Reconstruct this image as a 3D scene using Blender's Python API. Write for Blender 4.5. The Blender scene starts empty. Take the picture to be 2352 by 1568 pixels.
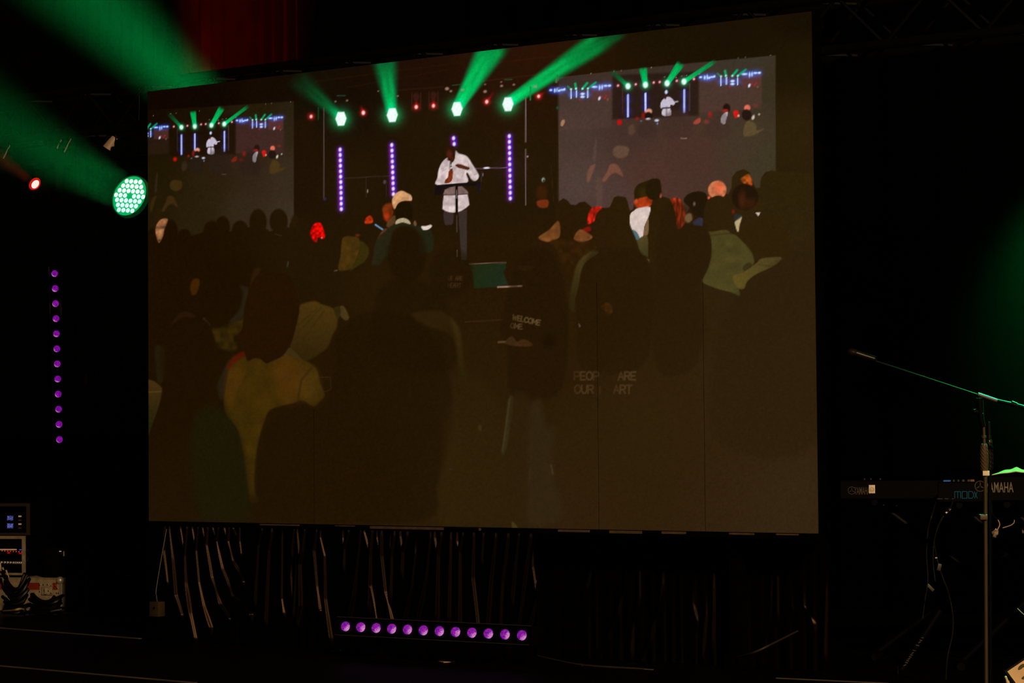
import bpy, bmesh, math, random
import numpy as np
from mathutils import Vector, Matrix, Euler

random.seed(7)
PI = math.pi
scene = bpy.context.scene
COL = scene.collection

# ------------------------------------------------------------------ camera
F = 5600.0                                   # focal length in pixels of the 2352x1568 frame
SCREEN_W, SCREEN_H, SCREEN_Z = 3.5, 2.0, 0.55  # 7 x 4 half-metre cabinets
CAM = np.array([6.195441, -8.258032, 0.389148 + SCREEN_Z])
YAW, PITCH, ROLL = 0.617933, 0.037847, -0.008487
fwd = np.array([-math.sin(YAW) * math.cos(PITCH), math.cos(YAW) * math.cos(PITCH), math.sin(PITCH)])
r0 = np.array([math.cos(YAW), math.sin(YAW), 0.0])
u0 = np.cross(r0, fwd)
rgt = math.cos(ROLL) * r0 + math.sin(ROLL) * u0
upv = -math.sin(ROLL) * r0 + math.cos(ROLL) * u0
cam_data = bpy.data.cameras.new('camera')
cam_data.sensor_width = 36.0
cam_data.lens = F / 2352.0 * 36.0
cam_data.clip_end = 200
cam = bpy.data.objects.new('camera', cam_data)
COL.objects.link(cam)
cam.matrix_world = Matrix(((rgt[0], upv[0], -fwd[0], CAM[0]), (rgt[1], upv[1], -fwd[1], CAM[1]),
                           (rgt[2], upv[2], -fwd[2], CAM[2]), (0, 0, 0, 1)))
scene.camera = cam

# ------------------------------------------------------------------ world, exposure
world = bpy.data.worlds.new('dark_hall')
scene.world = world
world.use_nodes = True
world.node_tree.nodes['Background'].inputs[0].default_value = (0, 0, 0, 1)
world.node_tree.nodes['Background'].inputs[1].default_value = 0
vs = scene.view_settings
vs.view_transform = 'Standard'
vs.look = 'None'
vs.exposure = 0
vs.gamma = 1
vs.use_curve_mapping = False
scene.cycles.volume_bounces = 0
scene.cycles.max_bounces = 2
scene.cycles.diffuse_bounces = 1
scene.cycles.glossy_bounces = 2
scene.cycles.volume_max_steps = 64
scene.cycles.adaptive_threshold = 0.02

def ray(px, py):
    d = fwd + (px - 1176.0) / F * rgt - (py - 784.0) / F * upv
    return d
def on_y(px, py, Y):
    d = ray(px, py); return Vector(CAM + d * (Y - CAM[1]) / d[1])
def on_z(px, py, Z):
    d = ray(px, py); return Vector(CAM + d * (Z - CAM[2]) / d[2])
def at_d(px, py, dist):
    return Vector(CAM + ray(px, py) * dist)
def project(P):
    d = P - CAM
    z = d @ fwd
    return 1176 + F * (d @ rgt) / z, 784 - F * (d @ upv) / z
TOCAM = lambda p: (Vector(CAM) - Vector(p)).normalized()
VR, VU = Vector(rgt), Vector(upv)

def track(d, roll_up=Vector((0, 0, 1))):
    """rotation whose local +Z looks along d"""
    z = Vector(d).normalized()
    x = roll_up.cross(z)
    x = x.normalized() if x.length > 1e-5 else Vector((1, 0, 0))
    y = z.cross(x)
    return Matrix((x, y, z)).transposed().to_4x4()

def spot(name, parent, M, power, color, angle, blend, size):
    l = bpy.data.lights.new(name, 'SPOT')
    l.energy = power; l.color = color; l.spot_size = math.radians(angle); l.spot_blend = blend
    l.shadow_soft_size = size
    o = bpy.data.objects.new(name, l); COL.objects.link(o)
    if parent: o.parent = parent
    o.matrix_local = M
    return o

# warm house lamp over the audience, high to the right of the photographer
house_pos = Vector((12.0, -9.0, 6.6))
house = spot('house_light', None, Matrix.Translation(house_pos) @ track(house_pos - Vector((-0.6, 0.3, 0.9))),
             6600, (1.0, 0.63, 0.32), 34, 0.4, 0.25)

# ------------------------------------------------------------------ materials
MATS = {}
def mat(name, color=(0.5, 0.5, 0.5), rough=0.5, metal=0.0, spec=0.5, emit=None, strength=1.0,
        noise=0.0, nscale=20.0, bump=0.0, bscale=60.0, sheen=0.0):
    if name in MATS: return MATS[name]
    m = bpy.data.materials.new(name); m.use_nodes = True
    nt = m.node_tree; p = nt.nodes['Principled BSDF']
    p.inputs['Base Color'].default_value = (*color, 1)
    p.inputs['Roughness'].default_value = rough
    p.inputs['Metallic'].default_value = metal
    p.inputs['Specular IOR Level'].default_value = spec
    if sheen: p.inputs['Sheen Weight'].default_value = sheen
    if emit:
        p.inputs['Emission Color'].default_value = (*emit, 1)
        p.inputs['Emission Strength'].default_value = strength
    if noise:
        tc = nt.nodes.new('ShaderNodeTexCoord'); n = nt.nodes.new('ShaderNodeTexNoise')
        n.inputs['Scale'].default_value = nscale; n.inputs['Detail'].default_value = 4
        r = nt.nodes.new('ShaderNodeValToRGB')
        r.color_ramp.elements[0].position = 0.3; r.color_ramp.elements[1].position = 0.75
        r.color_ramp.elements[0].color = (*[c * (1 - noise) for c in color], 1)
        r.color_ramp.elements[1].color = (*[min(1, c * (1 + noise)) for c in color], 1)
        nt.links.new(tc.outputs['Object'], n.inputs['Vector'])
        nt.links.new(n.outputs['Fac'], r.inputs[0]); nt.links.new(r.outputs[0], p.inputs['Base Color'])
    if bump:
        tc = nt.nodes.new('ShaderNodeTexCoord'); n = nt.nodes.new('ShaderNodeTexNoise')
        n.inputs['Scale'].default_value = bscale
        b = nt.nodes.new('ShaderNodeBump'); b.inputs['Strength'].default_value = bump; b.inputs['Distance'].default_value = 0.005
        nt.links.new(tc.outputs['Object'], n.inputs['Vector'])
        nt.links.new(n.outputs['Fac'], b.inputs['Height']); nt.links.new(b.outputs[0], p.inputs['Normal'])
    MATS[name] = m
    return m
def lin(*rgb):
    return tuple((c / 255 / 12.92) if c <= 10.3 else ((c / 255 + 0.055) / 1.055) ** 2.4 for c in rgb)

mat('black_metal', (0.0007, 0.0007, 0.0008), 0.5, 0, 0.08, noise=0.3)
mat('black_plastic', (0.0005, 0.0005, 0.0006), 0.6, 0, 0.06, noise=0.3)
mat('black_rubber', (0.0015, 0.0015, 0.0015), 0.7, 0, 0.05, noise=0.2)
mat('cable_rubber', (0.0012, 0.0012, 0.001), 0.45, 0, 0.2, noise=0.2)
mat('truss_metal', (0.0018, 0.0018, 0.0018), 0.55, 0.0, 0.06, noise=0.3)
mat('steel', (0.42, 0.40, 0.37), 0.4, 0.6, 0.5, noise=0.15)
mat('chrome', (0.7, 0.7, 0.7), 0.18, 1.0, 0.5, noise=0.05)
mat('grey_paint', (0.36, 0.28, 0.20), 0.5, 0, 0.4, noise=0.15)
mat('cream_plastic', (0.42, 0.36, 0.24), 0.5, 0, 0.4, noise=0.1)
mat('white_laminate', (0.22, 0.185, 0.12), 0.45, 0, 0.4, noise=0.35, nscale=26)
mat('red_tape', (0.16, 0.016, 0.008), 0.5, 0, 0.3, noise=0.2)
mat('aluminium', (0.45, 0.42, 0.38), 0.4, 0.5, 0.5, noise=0.15)
mat('label_white', (0.80, 0.74, 0.62), 0.5, 0, 0.3, noise=0.06)
mat('label_ink', (0.05, 0.04, 0.03), 0.6)
mat('brown_tape', (0.06, 0.035, 0.015), 0.5, noise=0.2)
mat('logo_silver', (0.16, 0.14, 0.11), 0.45, 0.1, 0.4, noise=0.15)
mat('logo_silver_dim', (0.07, 0.055, 0.04), 0.45, 0.1, 0.4, noise=0.15)
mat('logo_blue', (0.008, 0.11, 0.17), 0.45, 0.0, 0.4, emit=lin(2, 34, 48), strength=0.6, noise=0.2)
mat('paper_sheet', (0.62, 0.45, 0.26), 0.6, 0, 0.2, noise=0.12)
mat('print_green', (0.07, 0.06, 0.015), 0.6, 0, 0.2, noise=0.4, nscale=90)
mat('yellow_tag', (0.55, 0.38, 0.06), 0.5, noise=0.1)
mat('cloth_pale', (0.42, 0.30, 0.20), 0.8, 0, 0.1, noise=0.15)
mat('floor_trim_metal', (0.13, 0.11, 0.08), 0.4, 0.4, 0.5, noise=0.4, nscale=5)
mat('cable_grey', (0.007, 0.0065, 0.005), 0.45, noise=0.2, spec=0.2)
mat('wood_tan', (0.45, 0.3, 0.16), 0.5, noise=0.2)

def floor_material():
    m = bpy.data.materials.new('stage_floor_black'); m.use_nodes = True
    nt = m.node_tree; p = nt.nodes['Principled BSDF']
    tc = nt.nodes.new('ShaderNodeTexCoord'); n = nt.nodes.new('ShaderNodeTexNoise')
    n.inputs['Scale'].default_value = 6; n.inputs['Detail'].default_value = 8
    r = nt.nodes.new('ShaderNodeValToRGB')
    r.color_ramp.elements[0].color = (0.0002, 0.0002, 0.0002, 1); r.color_ramp.elements[1].color = (0.0009, 0.0008, 0.0007, 1)
    nt.links.new(tc.outputs['Object'], n.inputs['Vector']); nt.links.new(n.outputs['Fac'], r.inputs[0])
    nt.links.new(r.outputs[0], p.inputs['Base Color'])
    p.inputs['Roughness'].default_value = 0.55; p.inputs['Specular IOR Level'].default_value = 0.06
    return m
def velour_material(name, c0, c1, rough, spec):
    m = bpy.data.materials.new(name); m.use_nodes = True
    nt = m.node_tree; p = nt.nodes['Principled BSDF']
    tc = nt.nodes.new('ShaderNodeTexCoord'); n = nt.nodes.new('ShaderNodeTexNoise')
    n.inputs['Scale'].default_value = 40; n.inputs['Detail'].default_value = 6
    r = nt.nodes.new('ShaderNodeValToRGB')
    r.color_ramp.elements[0].color = (*c0, 1); r.color_ramp.elements[1].color = (*c1, 1)
    nt.links.new(tc.outputs['Object'], n.inputs['Vector']); nt.links.new(n.outputs['Fac'], r.inputs[0])
    nt.links.new(r.outputs[0], p.inputs['Base Color'])
    p.inputs['Roughness'].default_value = rough; p.inputs['Specular IOR Level'].default_value = spec
    p.inputs['Specular Tint'].default_value = (1.0, 0.62, 0.4, 1)
    return m
MATS['stage_floor'] = floor_material()
MATS['skirt_velour'] = velour_material('skirt_velour', (0.0004, 0.0003, 0.0001), (0.0010, 0.0006, 0.0003), 0.34, 0.14)
MATS['backdrop_velour'] = velour_material('backdrop_velour', (0.0002, 0.0001, 0.0001), (0.0006, 0.0004, 0.0004), 0.95, 0.0)

# ------------------------------------------------------------------ mesh helpers
def bm_box(bm, c, s, rot=None, bevel=0.0):
    r = bmesh.ops.create_cube(bm, size=1.0)
    M = Matrix.Translation(Vector(c)) @ (rot.to_4x4() if rot is not None else Matrix()) @ Matrix.Diagonal((*s, 1))
    bmesh.ops.transform(bm, matrix=M, verts=r['verts'])
    if bevel:
        es = list({e for v in r['verts'] for e in v.link_edges})
        bmesh.ops.bevel(bm, geom=es, offset=bevel, segments=2, affect='EDGES', profile=0.6)
def bm_tube(bm, pts, rad, seg=10, cap=True):
    pts = [Vector(p) for p in pts]
    rads = rad if isinstance(rad, (list, tuple)) else [rad] * len(pts)
    rings = []
    prev = None
    for i, p in enumerate(pts):
        d = (pts[min(i + 1, len(pts) - 1)] - pts[max(i - 1, 0)]).normalized()
        if prev is None:
            a = d.orthogonal().normalized()
        else:
            a = (prev - d * prev.dot(d))
            a = a.normalized() if a.length > 1e-6 else d.orthogonal().normalized()
        prev = a
        b = d.cross(a)
        rings.append([bm.verts.new(p + (a * math.cos(2 * PI * k / seg) + b * math.sin(2 * PI * k / seg)) * rads[i]) for k in range(seg)])
    for i in range(len(rings) - 1):
        for k in range(seg):
            bm.faces.new((rings[i][k], rings[i][(k + 1) % seg], rings[i + 1][(k + 1) % seg], rings[i + 1][k]))
    if cap:
        bm.faces.new(rings[0][::-1]); bm.faces.new(rings[-1])
def bm_lathe(bm, prof, seg=32, M=None, cap=True):
    """profile of (radius, z) turned round local z"""
    rings = []
    vs_ = []
    for r, z in prof:
        ring = [bm.verts.new((r * math.cos(2 * PI * k / seg), r * math.sin(2 * PI * k / seg), z)) for k in range(seg)]
        rings.append(ring); vs_ += ring
    for i in range(len(rings) - 1):
        for k in range(seg):
            bm.faces.new((rings[i][k], rings[i][(k + 1) % seg], rings[i + 1][(k + 1) % seg], rings[i + 1][k]))
    if cap:
        bm.faces.new(rings[0][::-1]); bm.faces.new(rings[-1])
    if M is not None: bmesh.ops.transform(bm, matrix=M, verts=vs_)
def bm_prism(bm, pts2, depth, M=None):
    a = [bm.verts.new((x, y, 0)) for x, y in pts2]
    b = [bm.verts.new((x, y, depth)) for x, y in pts2]
    n = len(pts2)
    bm.faces.new(a[::-1]); bm.faces.new(b)
    for i in range(n): bm.faces.new((a[i], a[(i + 1) % n], b[(i + 1) % n], b[i]))
    if M is not None: bmesh.ops.transform(bm, matrix=M, verts=a + b)
def obj(name, bm, material, parent=None, smooth=False, M=None):
    bmesh.ops.recalc_face_normals(bm, faces=bm.faces[:])
    me = bpy.data.meshes.new(name); bm.to_mesh(me); bm.free()
    me.materials.append(MATS[material] if isinstance(material, str) else material)
    if smooth:
        me.polygons.foreach_set('use_smooth', [True] * len(me.polygons))
        try: me.set_sharp_from_angle(angle=math.radians(45))
        except Exception: pass
    o = bpy.data.objects.new(name, me); COL.objects.link(o)
    if parent is not None: o.parent = parent
    if M is not None: o.matrix_local = M
    return o
def B(): return bmesh.new()
def inst(name, me, parent, M):
    o = bpy.data.objects.new(name, me); COL.objects.link(o); o.parent = parent; o.matrix_local = M
    return o
def tag(o, label, cat=None, group=None, kind=None):
    if label: o['label'] = label
    if cat: o['category'] = cat
    if group: o['group'] = group
    if kind: o['kind'] = kind
    return o
def thing(name, loc, label, cat, group=None, M=None):
    o = bpy.data.objects.new(name, None); o.empty_display_size = 0.05; COL.objects.link(o)
    o.matrix_world = (Matrix.Translation(Vector(loc)) @ M) if M is not None else Matrix.Translation(Vector(loc))
    return tag(o, label, cat, group)
def box(name, c, s, material, parent=None, bevel=0.0, rot=None):
    b = B(); bm_box(b, c, s, rot, bevel); return obj(name, b, material, parent, smooth=bevel > 0)
def tube(name, pts, rad, material, parent=None, seg=10):
    b = B(); bm_tube(b, pts, rad, seg); return obj(name, b, material, parent, smooth=True)
def spline(pts, n=8):
    P = [Vector(p) for p in pts]
    P = [P[0] * 2 - P[1]] + P + [P[-1] * 2 - P[-2]]
    out = []
    for i in range(1, len(P) - 2):
        for k in range(n):
            t = k / n
            out.append(0.5 * ((2 * P[i]) + (P[i + 1] - P[i - 1]) * t + (2 * P[i - 1] - 5 * P[i] + 4 * P[i + 1] - P[i + 2]) * t * t
                              + (3 * P[i] - P[i - 1] - 3 * P[i + 1] + P[i + 2]) * t ** 3))
    out.append(P[-2]); return out
def text_mesh(body, height, depth=0.0008, xscale=1.0, shear=0.0, bold=0.0):
    cu = bpy.data.curves.new('lettering', 'FONT'); cu.body = body; cu.size = height / 0.73
    cu.extrude = depth / 2; cu.shear = shear; cu.offset = bold; cu.resolution_u = 3
    to = bpy.data.objects.new('lettering_source', cu); COL.objects.link(to)
    dg = bpy.context.evaluated_depsgraph_get()
    me = bpy.data.meshes.new_from_object(to.evaluated_get(dg))
    bpy.data.objects.remove(to); bpy.data.curves.remove(cu)
    n = len(me.vertices); co = np.empty(n * 3); me.vertices.foreach_get('co', co); co = co.reshape(-1, 3)
    co[:, 0] = (co[:, 0] - co[:, 0].min()) * xscale
    me.vertices.foreach_set('co', co.ravel()); me.update()
    return me, co[:, 0].max()

# ------------------------------------------------------------------ the setting
b = B(); bm_box(b, (-0.5, 0.5, -0.05), (24, 18, 0.1))
tag(obj('floor', b, 'stage_floor'), 'black stage floor', kind='structure')

def pleated(x0, x1, y, z0, z1, amp, wl, nx, seed):
    rnd = np.random.RandomState(seed)
    xs = np.linspace(x0, x1, nx)
    ph = np.cumsum(rnd.uniform(0.5, 1.5, nx)) * (x1 - x0) / nx * 2 * PI / wl
    am = amp * (0.7 + 0.5 * np.interp(xs, np.linspace(x0, x1, 60), rnd.rand(60)))
    yy = y + am * np.sin(ph)
    b = B()
    lo = [b.verts.new((xs[i], yy[i], z0)) for i in range(nx)]
    mid = [b.verts.new((xs[i] + 0.01, y + (yy[i] - y) * 0.9, (z0 + z1) / 2)) for i in range(nx)]
    hi = [b.verts.new((xs[i], y + (yy[i] - y) * 0.7, z1)) for i in range(nx)]
    for i in range(nx - 1):
        b.faces.new((lo[i], lo[i + 1], mid[i + 1], mid[i])); b.faces.new((mid[i], mid[i + 1], hi[i + 1], hi[i]))
    return b
tag(obj('wall_back', pleated(-10, 8, 3.3, 0.0, 6.5, 0.06, 0.30, 1100, 3), 'backdrop_velour', smooth=True),
    'black pleated backdrop curtain closing the stage', kind='structure')

# ------------------------------------------------------------------ haze in the stage air
hz = bpy.data.materials.new('stage_haze'); hz.use_nodes = True
nt = hz.node_tree; nt.nodes.clear()
out = nt.nodes.new('ShaderNodeOutputMaterial'); sc_ = nt.nodes.new('ShaderNodeVolumeScatter')
sc_.inputs['Color'].default_value = (1, 1, 1, 1); sc_.inputs['Density'].default_value = 0.004
sc_.inputs['Anisotropy'].default_value = 0.7
nt.links.new(sc_.outputs[0], out.inputs['Volume'])
MATS['stage_haze'] = hz
b = B(); bm_box(b, (-3.95, 0.3, 3.05), (5.1, 5.2, 4.2))
tag(obj('haze', b, 'stage_haze'), 'thin haze hanging in the green beams beside the video wall', 'haze', kind='stuff')
b = B(); bm_box(b, (3.40, 1.44, 2.9), (3.1, 2.82, 4.2))
tag(obj('haze', b, 'stage_haze'), 'thin haze hanging in the air over the keyboards', 'haze', kind='stuff')

# ------------------------------------------------------------------ the picture on the video wall
ZOOM = {'P': (0, 0, 1.0), '1': (330, 180, 3.92), '2': (640, 90, 3.5636), '3': (1230, 80, 3.5636), '4': (660, 380, 3.92),
        '5': (1160, 370, 3.2667), '6': (330, 480, 3.92), '7': (330, 680, 2.90375), '8': (980, 560, 2.34), '9': (322, 345, 0.836)}
def TP(T, pts):
    p = np.array(pts, float).reshape(-1, 2)
    if T == 'L':   # the second, smaller repeat of the inset picture
        p = np.stack([0.8406 * p[:, 0] - 296, 0.975 * p[:, 1] + 30.5 + 0.0157 * (p[:, 0] - 757)], 1)
        T = '1'
    ox, oy, s = ZOOM[T]
    return np.stack([ox + p[:, 0] / s, oy + p[:, 1] / s], 1)
def TS(T): return 0.8406 / 3.92 if T == 'L' else 1.0 / ZOOM[T][2]

NCX, NCY = 7, 4
CELL = 0.5
GX, GY = 112, 138
panels = []
pos_all = []
for j in range(NCY):
    for i in range(NCX):
        x0 = -SCREEN_W / 2 + i * CELL; x1 = x0 + CELL
        gl = 0.0016 if (i, j) in ((2, 0), (5, 0), (5, 1), (6, 0), (6, 1)) else 0.0
        gr = 0.0016 if (i, j) in ((1, 0), (4, 0), (4, 1), (5, 0), (5, 1)) else 0.0
        z0 = SCREEN_Z + j * CELL; z1 = z0 + CELL
        X, Z = np.meshgrid(np.linspace(x0 + gl / 2, x1 - gr / 2, GX + 1), np.linspace(z0, z1, GY + 1))
        P = np.stack([X.ravel(), np.zeros(X.size), Z.ravel()], 1)
        panels.append((i, j, P)); pos_all.append(P)
POS = np.concatenate(pos_all)
U, V = project(POS)
C = np.zeros((len(U), 3))

def smooth_poly(p, n=4):
    m = len(p); out = []
    for i in range(m):
        a, b_, c, d = p[i - 1], p[i], p[(i + 1) % m], p[(i + 2) % m]
        for k in range(n):
            t = k / n
            out.append(0.5 * (2 * b_ + (c - a) * t + (2 * a - 5 * b_ + 4 * c - d) * t * t + (3 * b_ - a - 3 * c + d) * t ** 3))
    return np.array(out)
def dull(c):
    c = np.array(c, float)
    if c.shape == (3,) and c[0] < 130 and 0.72 * c[0] < c[1] <= 1.05 * c[0] and c[2] < 0.75 * c[1]:
        c = c * np.array([0.97, 0.86, 0.78])
    return c
def blend(idx, alpha, col):
    if callable(col): col = col(U[idx], V[idx])
    else: col = dull(col)
    C[idx] = C[idx] * (1 - alpha[:, None]) + col * alpha[:, None]
def pick(x0, y0, x1, y1):
    return np.nonzero((U > x0) & (U < x1) & (V > y0) & (V < y1))[0]
def poly(T, pts, col, f=2.0, smooth=True, a=1.0):
    p = TP(T, pts)
    if smooth: p = smooth_poly(p)
    idx = pick(p[:, 0].min() - f, p[:, 1].min() - f, p[:, 0].max() + f, p[:, 1].max() + f)
    if not len(idx): return
    x, y = U[idx], V[idx]
    inside = np.zeros(len(idx), bool); dmin = np.full(len(idx), 1e9)
    for k in range(len(p)):
        ax, ay = p[k - 1]; bx, by = p[k]
        ex, ey = bx - ax, by - ay
        l2 = ex * ex + ey * ey + 1e-12
        t = np.clip(((x - ax) * ex + (y - ay) * ey) / l2, 0, 1)
        dmin = np.minimum(dmin, (x - ax - t * ex) ** 2 + (y - ay - t * ey) ** 2)
        c = ((ay > y) != (by > y))
        if c.any():
            xi = ax + (y - ay) / (by - ay if by != ay else 1e-9) * ex
            inside ^= c & (x < xi)
    sd = np.sqrt(dmin) * np.where(inside, 1, -1)
    al = np.clip(sd / f + 0.5, 0, 1); al = al * al * (3 - 2 * al) * a
    blend(idx, al, col)
def line(T, pts, w, col, f=1.5, a=1.0):
    p = TP(T, pts); w = w * TS(T) / 2
    m = w + f
    idx = pick(p[:, 0].min() - m, p[:, 1].min() - m, p[:, 0].max() + m, p[:, 1].max() + m)
    if not len(idx): return
    x, y = U[idx], V[idx]; dm = np.full(len(idx), 1e9)
    for k in range(1, len(p)):
        ax, ay = p[k - 1]; ex, ey = p[k] - p[k - 1]
        t = np.clip(((x - ax) * ex + (y - ay) * ey) / (ex * ex + ey * ey + 1e-12), 0, 1)
        dm = np.minimum(dm, (x - ax - t * ex) ** 2 + (y - ay - t * ey) ** 2)
    sd = w - np.sqrt(dm)
    blend(idx, np.clip(sd / f + 0.5, 0, 1) * a, col)
def ell(T, c, rx, ry, col, f=1.5, a=1.0, rot=0.0):
    cx, cy = TP(T, [c])[0]; s = TS(T); rx *= s; ry *= s
    m = max(rx, ry) + f
    idx = pick(cx - m, cy - m, cx + m, cy + m)
    if not len(idx): return
    x, y = U[idx] - cx, V[idx] - cy
    cr, sr = math.cos(rot), math.sin(rot)
    x, y = x * cr + y * sr, -x * sr + y * cr
    r = np.sqrt((x / rx) ** 2 + (y / ry) ** 2)
    sd = (1 - r) * min(rx, ry)
    al = np.clip(sd / f + 0.5, 0, 1) * a
    blend(idx, al, col)
def glow(T, c, r, col, p=1.0):
    cx, cy = TP(T, [c])[0]; r = r * TS(T)
    idx = pick(cx - 3 * r, cy - 3 * r, cx + 3 * r, cy + 3 * r)
    if not len(idx): return
    g = np.exp(-((U[idx] - cx) ** 2 + (V[idx] - cy) ** 2) / (r * r)) * p
    C[idx] = C[idx] + np.array(col, float) * g[:, None] * (1 - C[idx] / 255.0)
def beam(T, p0, w0, p1, w1, c0, c1, a0=1.0, a1=0.8, hard=0.5):
    (ax, ay), (bx, by) = TP(T, [p0, p1]); s = TS(T); w0 *= s; w1 *= s
    L = math.hypot(bx - ax, by - ay); dx, dy = (bx - ax) / L, (by - ay) / L
    m = max(w0, w1)
    idx = pick(min(ax, bx) - m, min(ay, by) - m, max(ax, bx) + m, max(ay, by) + m)
    if not len(idx): return
    x, y = U[idx] - ax, V[idx] - ay
    t = (x * dx + y * dy) / L; s_ = np.abs(-x * dy + y * dx)
    hw = (w0 + (w1 - w0) * np.clip(t, 0, 1)) / 2
    e = np.clip((1.0 - s_ / hw) / hard, 0, 1); e = e * e * (3 - 2 * e)
    tt = np.clip(t, 0, 1)
    al = e * (a0 + (a1 - a0) * tt) * np.clip(t * 30 + 0.5, 0, 1) * np.clip((1 - t) * 6, 0, 1)
    streak = 1 + 0.10 * np.sin(s_ / hw * 9 + 5 * tt) * np.sin(tt * 7 + 1)
    blend(idx, np.clip(al, 0, 1), lambda u, v: (np.array(c0)[None] * (1 - tt[:, None]) + np.array(c1)[None] * tt[:, None]) * streak[:, None])

_rs = np.random.RandomState(11)
_ng = {}
def vnoise(x, y, scale, seed):
    g = _ng.setdefault(seed, np.random.RandomState(seed).rand(257, 257))
    x = x / scale; y = y / scale
    xi = np.floor(x).astype(int); yi = np.floor(y).astype(int); fx = x - xi; fy = y - yi
    fx = fx * fx * (3 - 2 * fx); fy = fy * fy * (3 - 2 * fy)
    q = lambda a, b_: g[a % 257, b_ % 257]
    return (q(xi, yi) * (1 - fx) + q(xi + 1, yi) * fx) * (1 - fy) + (q(xi, yi + 1) * (1 - fx) + q(xi + 1, yi + 1) * fx) * fy
def mottled(c, amp=0.25, scale=14, seed=1):
    c = dull(c)
    return lambda u, v: c[None] * (1 - amp + 2 * amp * vnoise(u, v, scale, seed))[:, None]
def ramp(c0, c1, p0, p1):
    c0, c1, p0, p1 = dull(c0), dull(c1), np.array(p0, float), np.array(p1, float); d = p1 - p0
    def fn(u, v):
        t = np.clip(((u - p0[0]) * d[0] + (v - p0[1]) * d[1]) / (d @ d), 0, 1)[:, None]
        return c0 * (1 - t) + c1 * t
    return fn
def field(ctrl, pw=3.0):
    pts = np.array([c[:2] for c in ctrl], float); cols = np.array([c[2] for c in ctrl], float)
    def fn(u, v):
        num = np.zeros((len(u), 3)); den = np.zeros(len(u))
        for (px, py), c in zip(pts, cols):
            w = 1.0 / (((u - px) ** 2 + (v - py) ** 2) + 900.0) ** (pw / 2)
            num += w[:, None] * c; den += w
        return num / den[:, None]
    return fn

CROWD = field([(350, 520, (26, 13, 0)), (500, 650, (27, 14, 0)), (360, 700, (27, 13, 0)), (380, 900, (27, 14, 0)), (500, 1150, (30, 19, 4)),
               (700, 560, (33, 20, 3)), (700, 800, (33, 18, 1)), (800, 1100, (35, 20, 2)), (900, 700, (37, 23, 3)), (1000, 900, (38, 24, 4)),
               (1100, 1050, (42, 28, 6)), (1250, 800, (40, 24, 4)), (1200, 700, (38, 22, 3)), (1300, 1150, (45, 28, 9)), (1400, 600, (42, 26, 6)),
               (1500, 950, (46, 30, 9)), (1700, 900, (47, 31, 11)), (1850, 1150, (50, 34, 16)), (1840, 600, (45, 32, 10)), (1860, 800, (48, 33, 13)),
               (1700, 700, (44, 30, 9)), (1830, 420, (44, 31, 8)), (1150, 620, (36, 21, 3)), (1300, 560, (38, 22, 3)), (1500, 560, (42, 27, 6))])
BASE = field([(345, 225, (13, 3, 0)), (480, 215, (14, 4, 0)), (640, 210, (18, 8, 1)), (690, 300, (30, 17, 4)), (700, 420, (30, 17, 4)), (720, 230, (18, 13, 3)),
              (800, 200, (20, 10, 2)), (980, 160, (30, 12, 3)), (1120, 170, (38, 16, 5)), (1250, 130, (40, 17, 4)), (1000, 300, (32, 20, 4)),
              (800, 420, (34, 21, 4)), (1250, 400, (36, 22, 4)), (1120, 420, (34, 21, 4)), (1350, 150, (34, 18, 3)), (1500, 80, (26, 16, 2)),
              (1650, 70, (24, 14, 2)), (1850, 40, (20, 11, 1)), (1850, 140, (30, 20, 3)), (1840, 300, (42, 30, 8)), (1600, 110, (26, 16, 2)), (950, 500, (34, 20, 3))])
allv = np.arange(len(U))
t_ = np.clip((V - 470) / 90, 0, 1)[:, None]
C[:] = BASE(U, V) * (1 - t_) + CROWD(U, V) * t_

# --- the two inset screens inside the picture
INSR = field([(1290, 190, (56, 44, 36)), (1500, 170, (58, 46, 36)), (1700, 140, (58, 50, 40)), (1300, 300, (72, 55, 46)), (1330, 420, (78, 60, 54)),
              (1450, 300, (66, 46, 38)), (1500, 400, (76, 49, 39)), (1600, 350, (72, 47, 37)), (1700, 330, (66, 52, 38)), (1770, 200, (56, 46, 30)), (1770, 370, (60, 52, 34)), (1430, 470, (78, 56, 50))])
poly('3', [(188, 348), (700, 290), (1340, 225), (1965, 168), (1966, 1110), (1966, 1568), (190, 1568)], INSR, smooth=False, f=2.5)
INSL = field([(345, 270, (18, 6, 0)), (450, 255, (22, 12, 0)), (600, 250, (32, 24, 6)), (360, 400, (30, 20, 2)), (360, 480, (32, 22, 3)), (480, 420, (40, 28, 10)),
              (560, 360, (48, 32, 20)), (640, 300, (44, 34, 20)), (660, 400, (54, 42, 28)), (660, 500, (58, 46, 34)), (560, 480, (50, 38, 24)), (450, 500, (38, 28, 8))])
poly('1', [(-40, 290), (600, 255), (1352, 205), (1352, 1568), (-40, 1568)], INSL, smooth=False, f=3)

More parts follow.
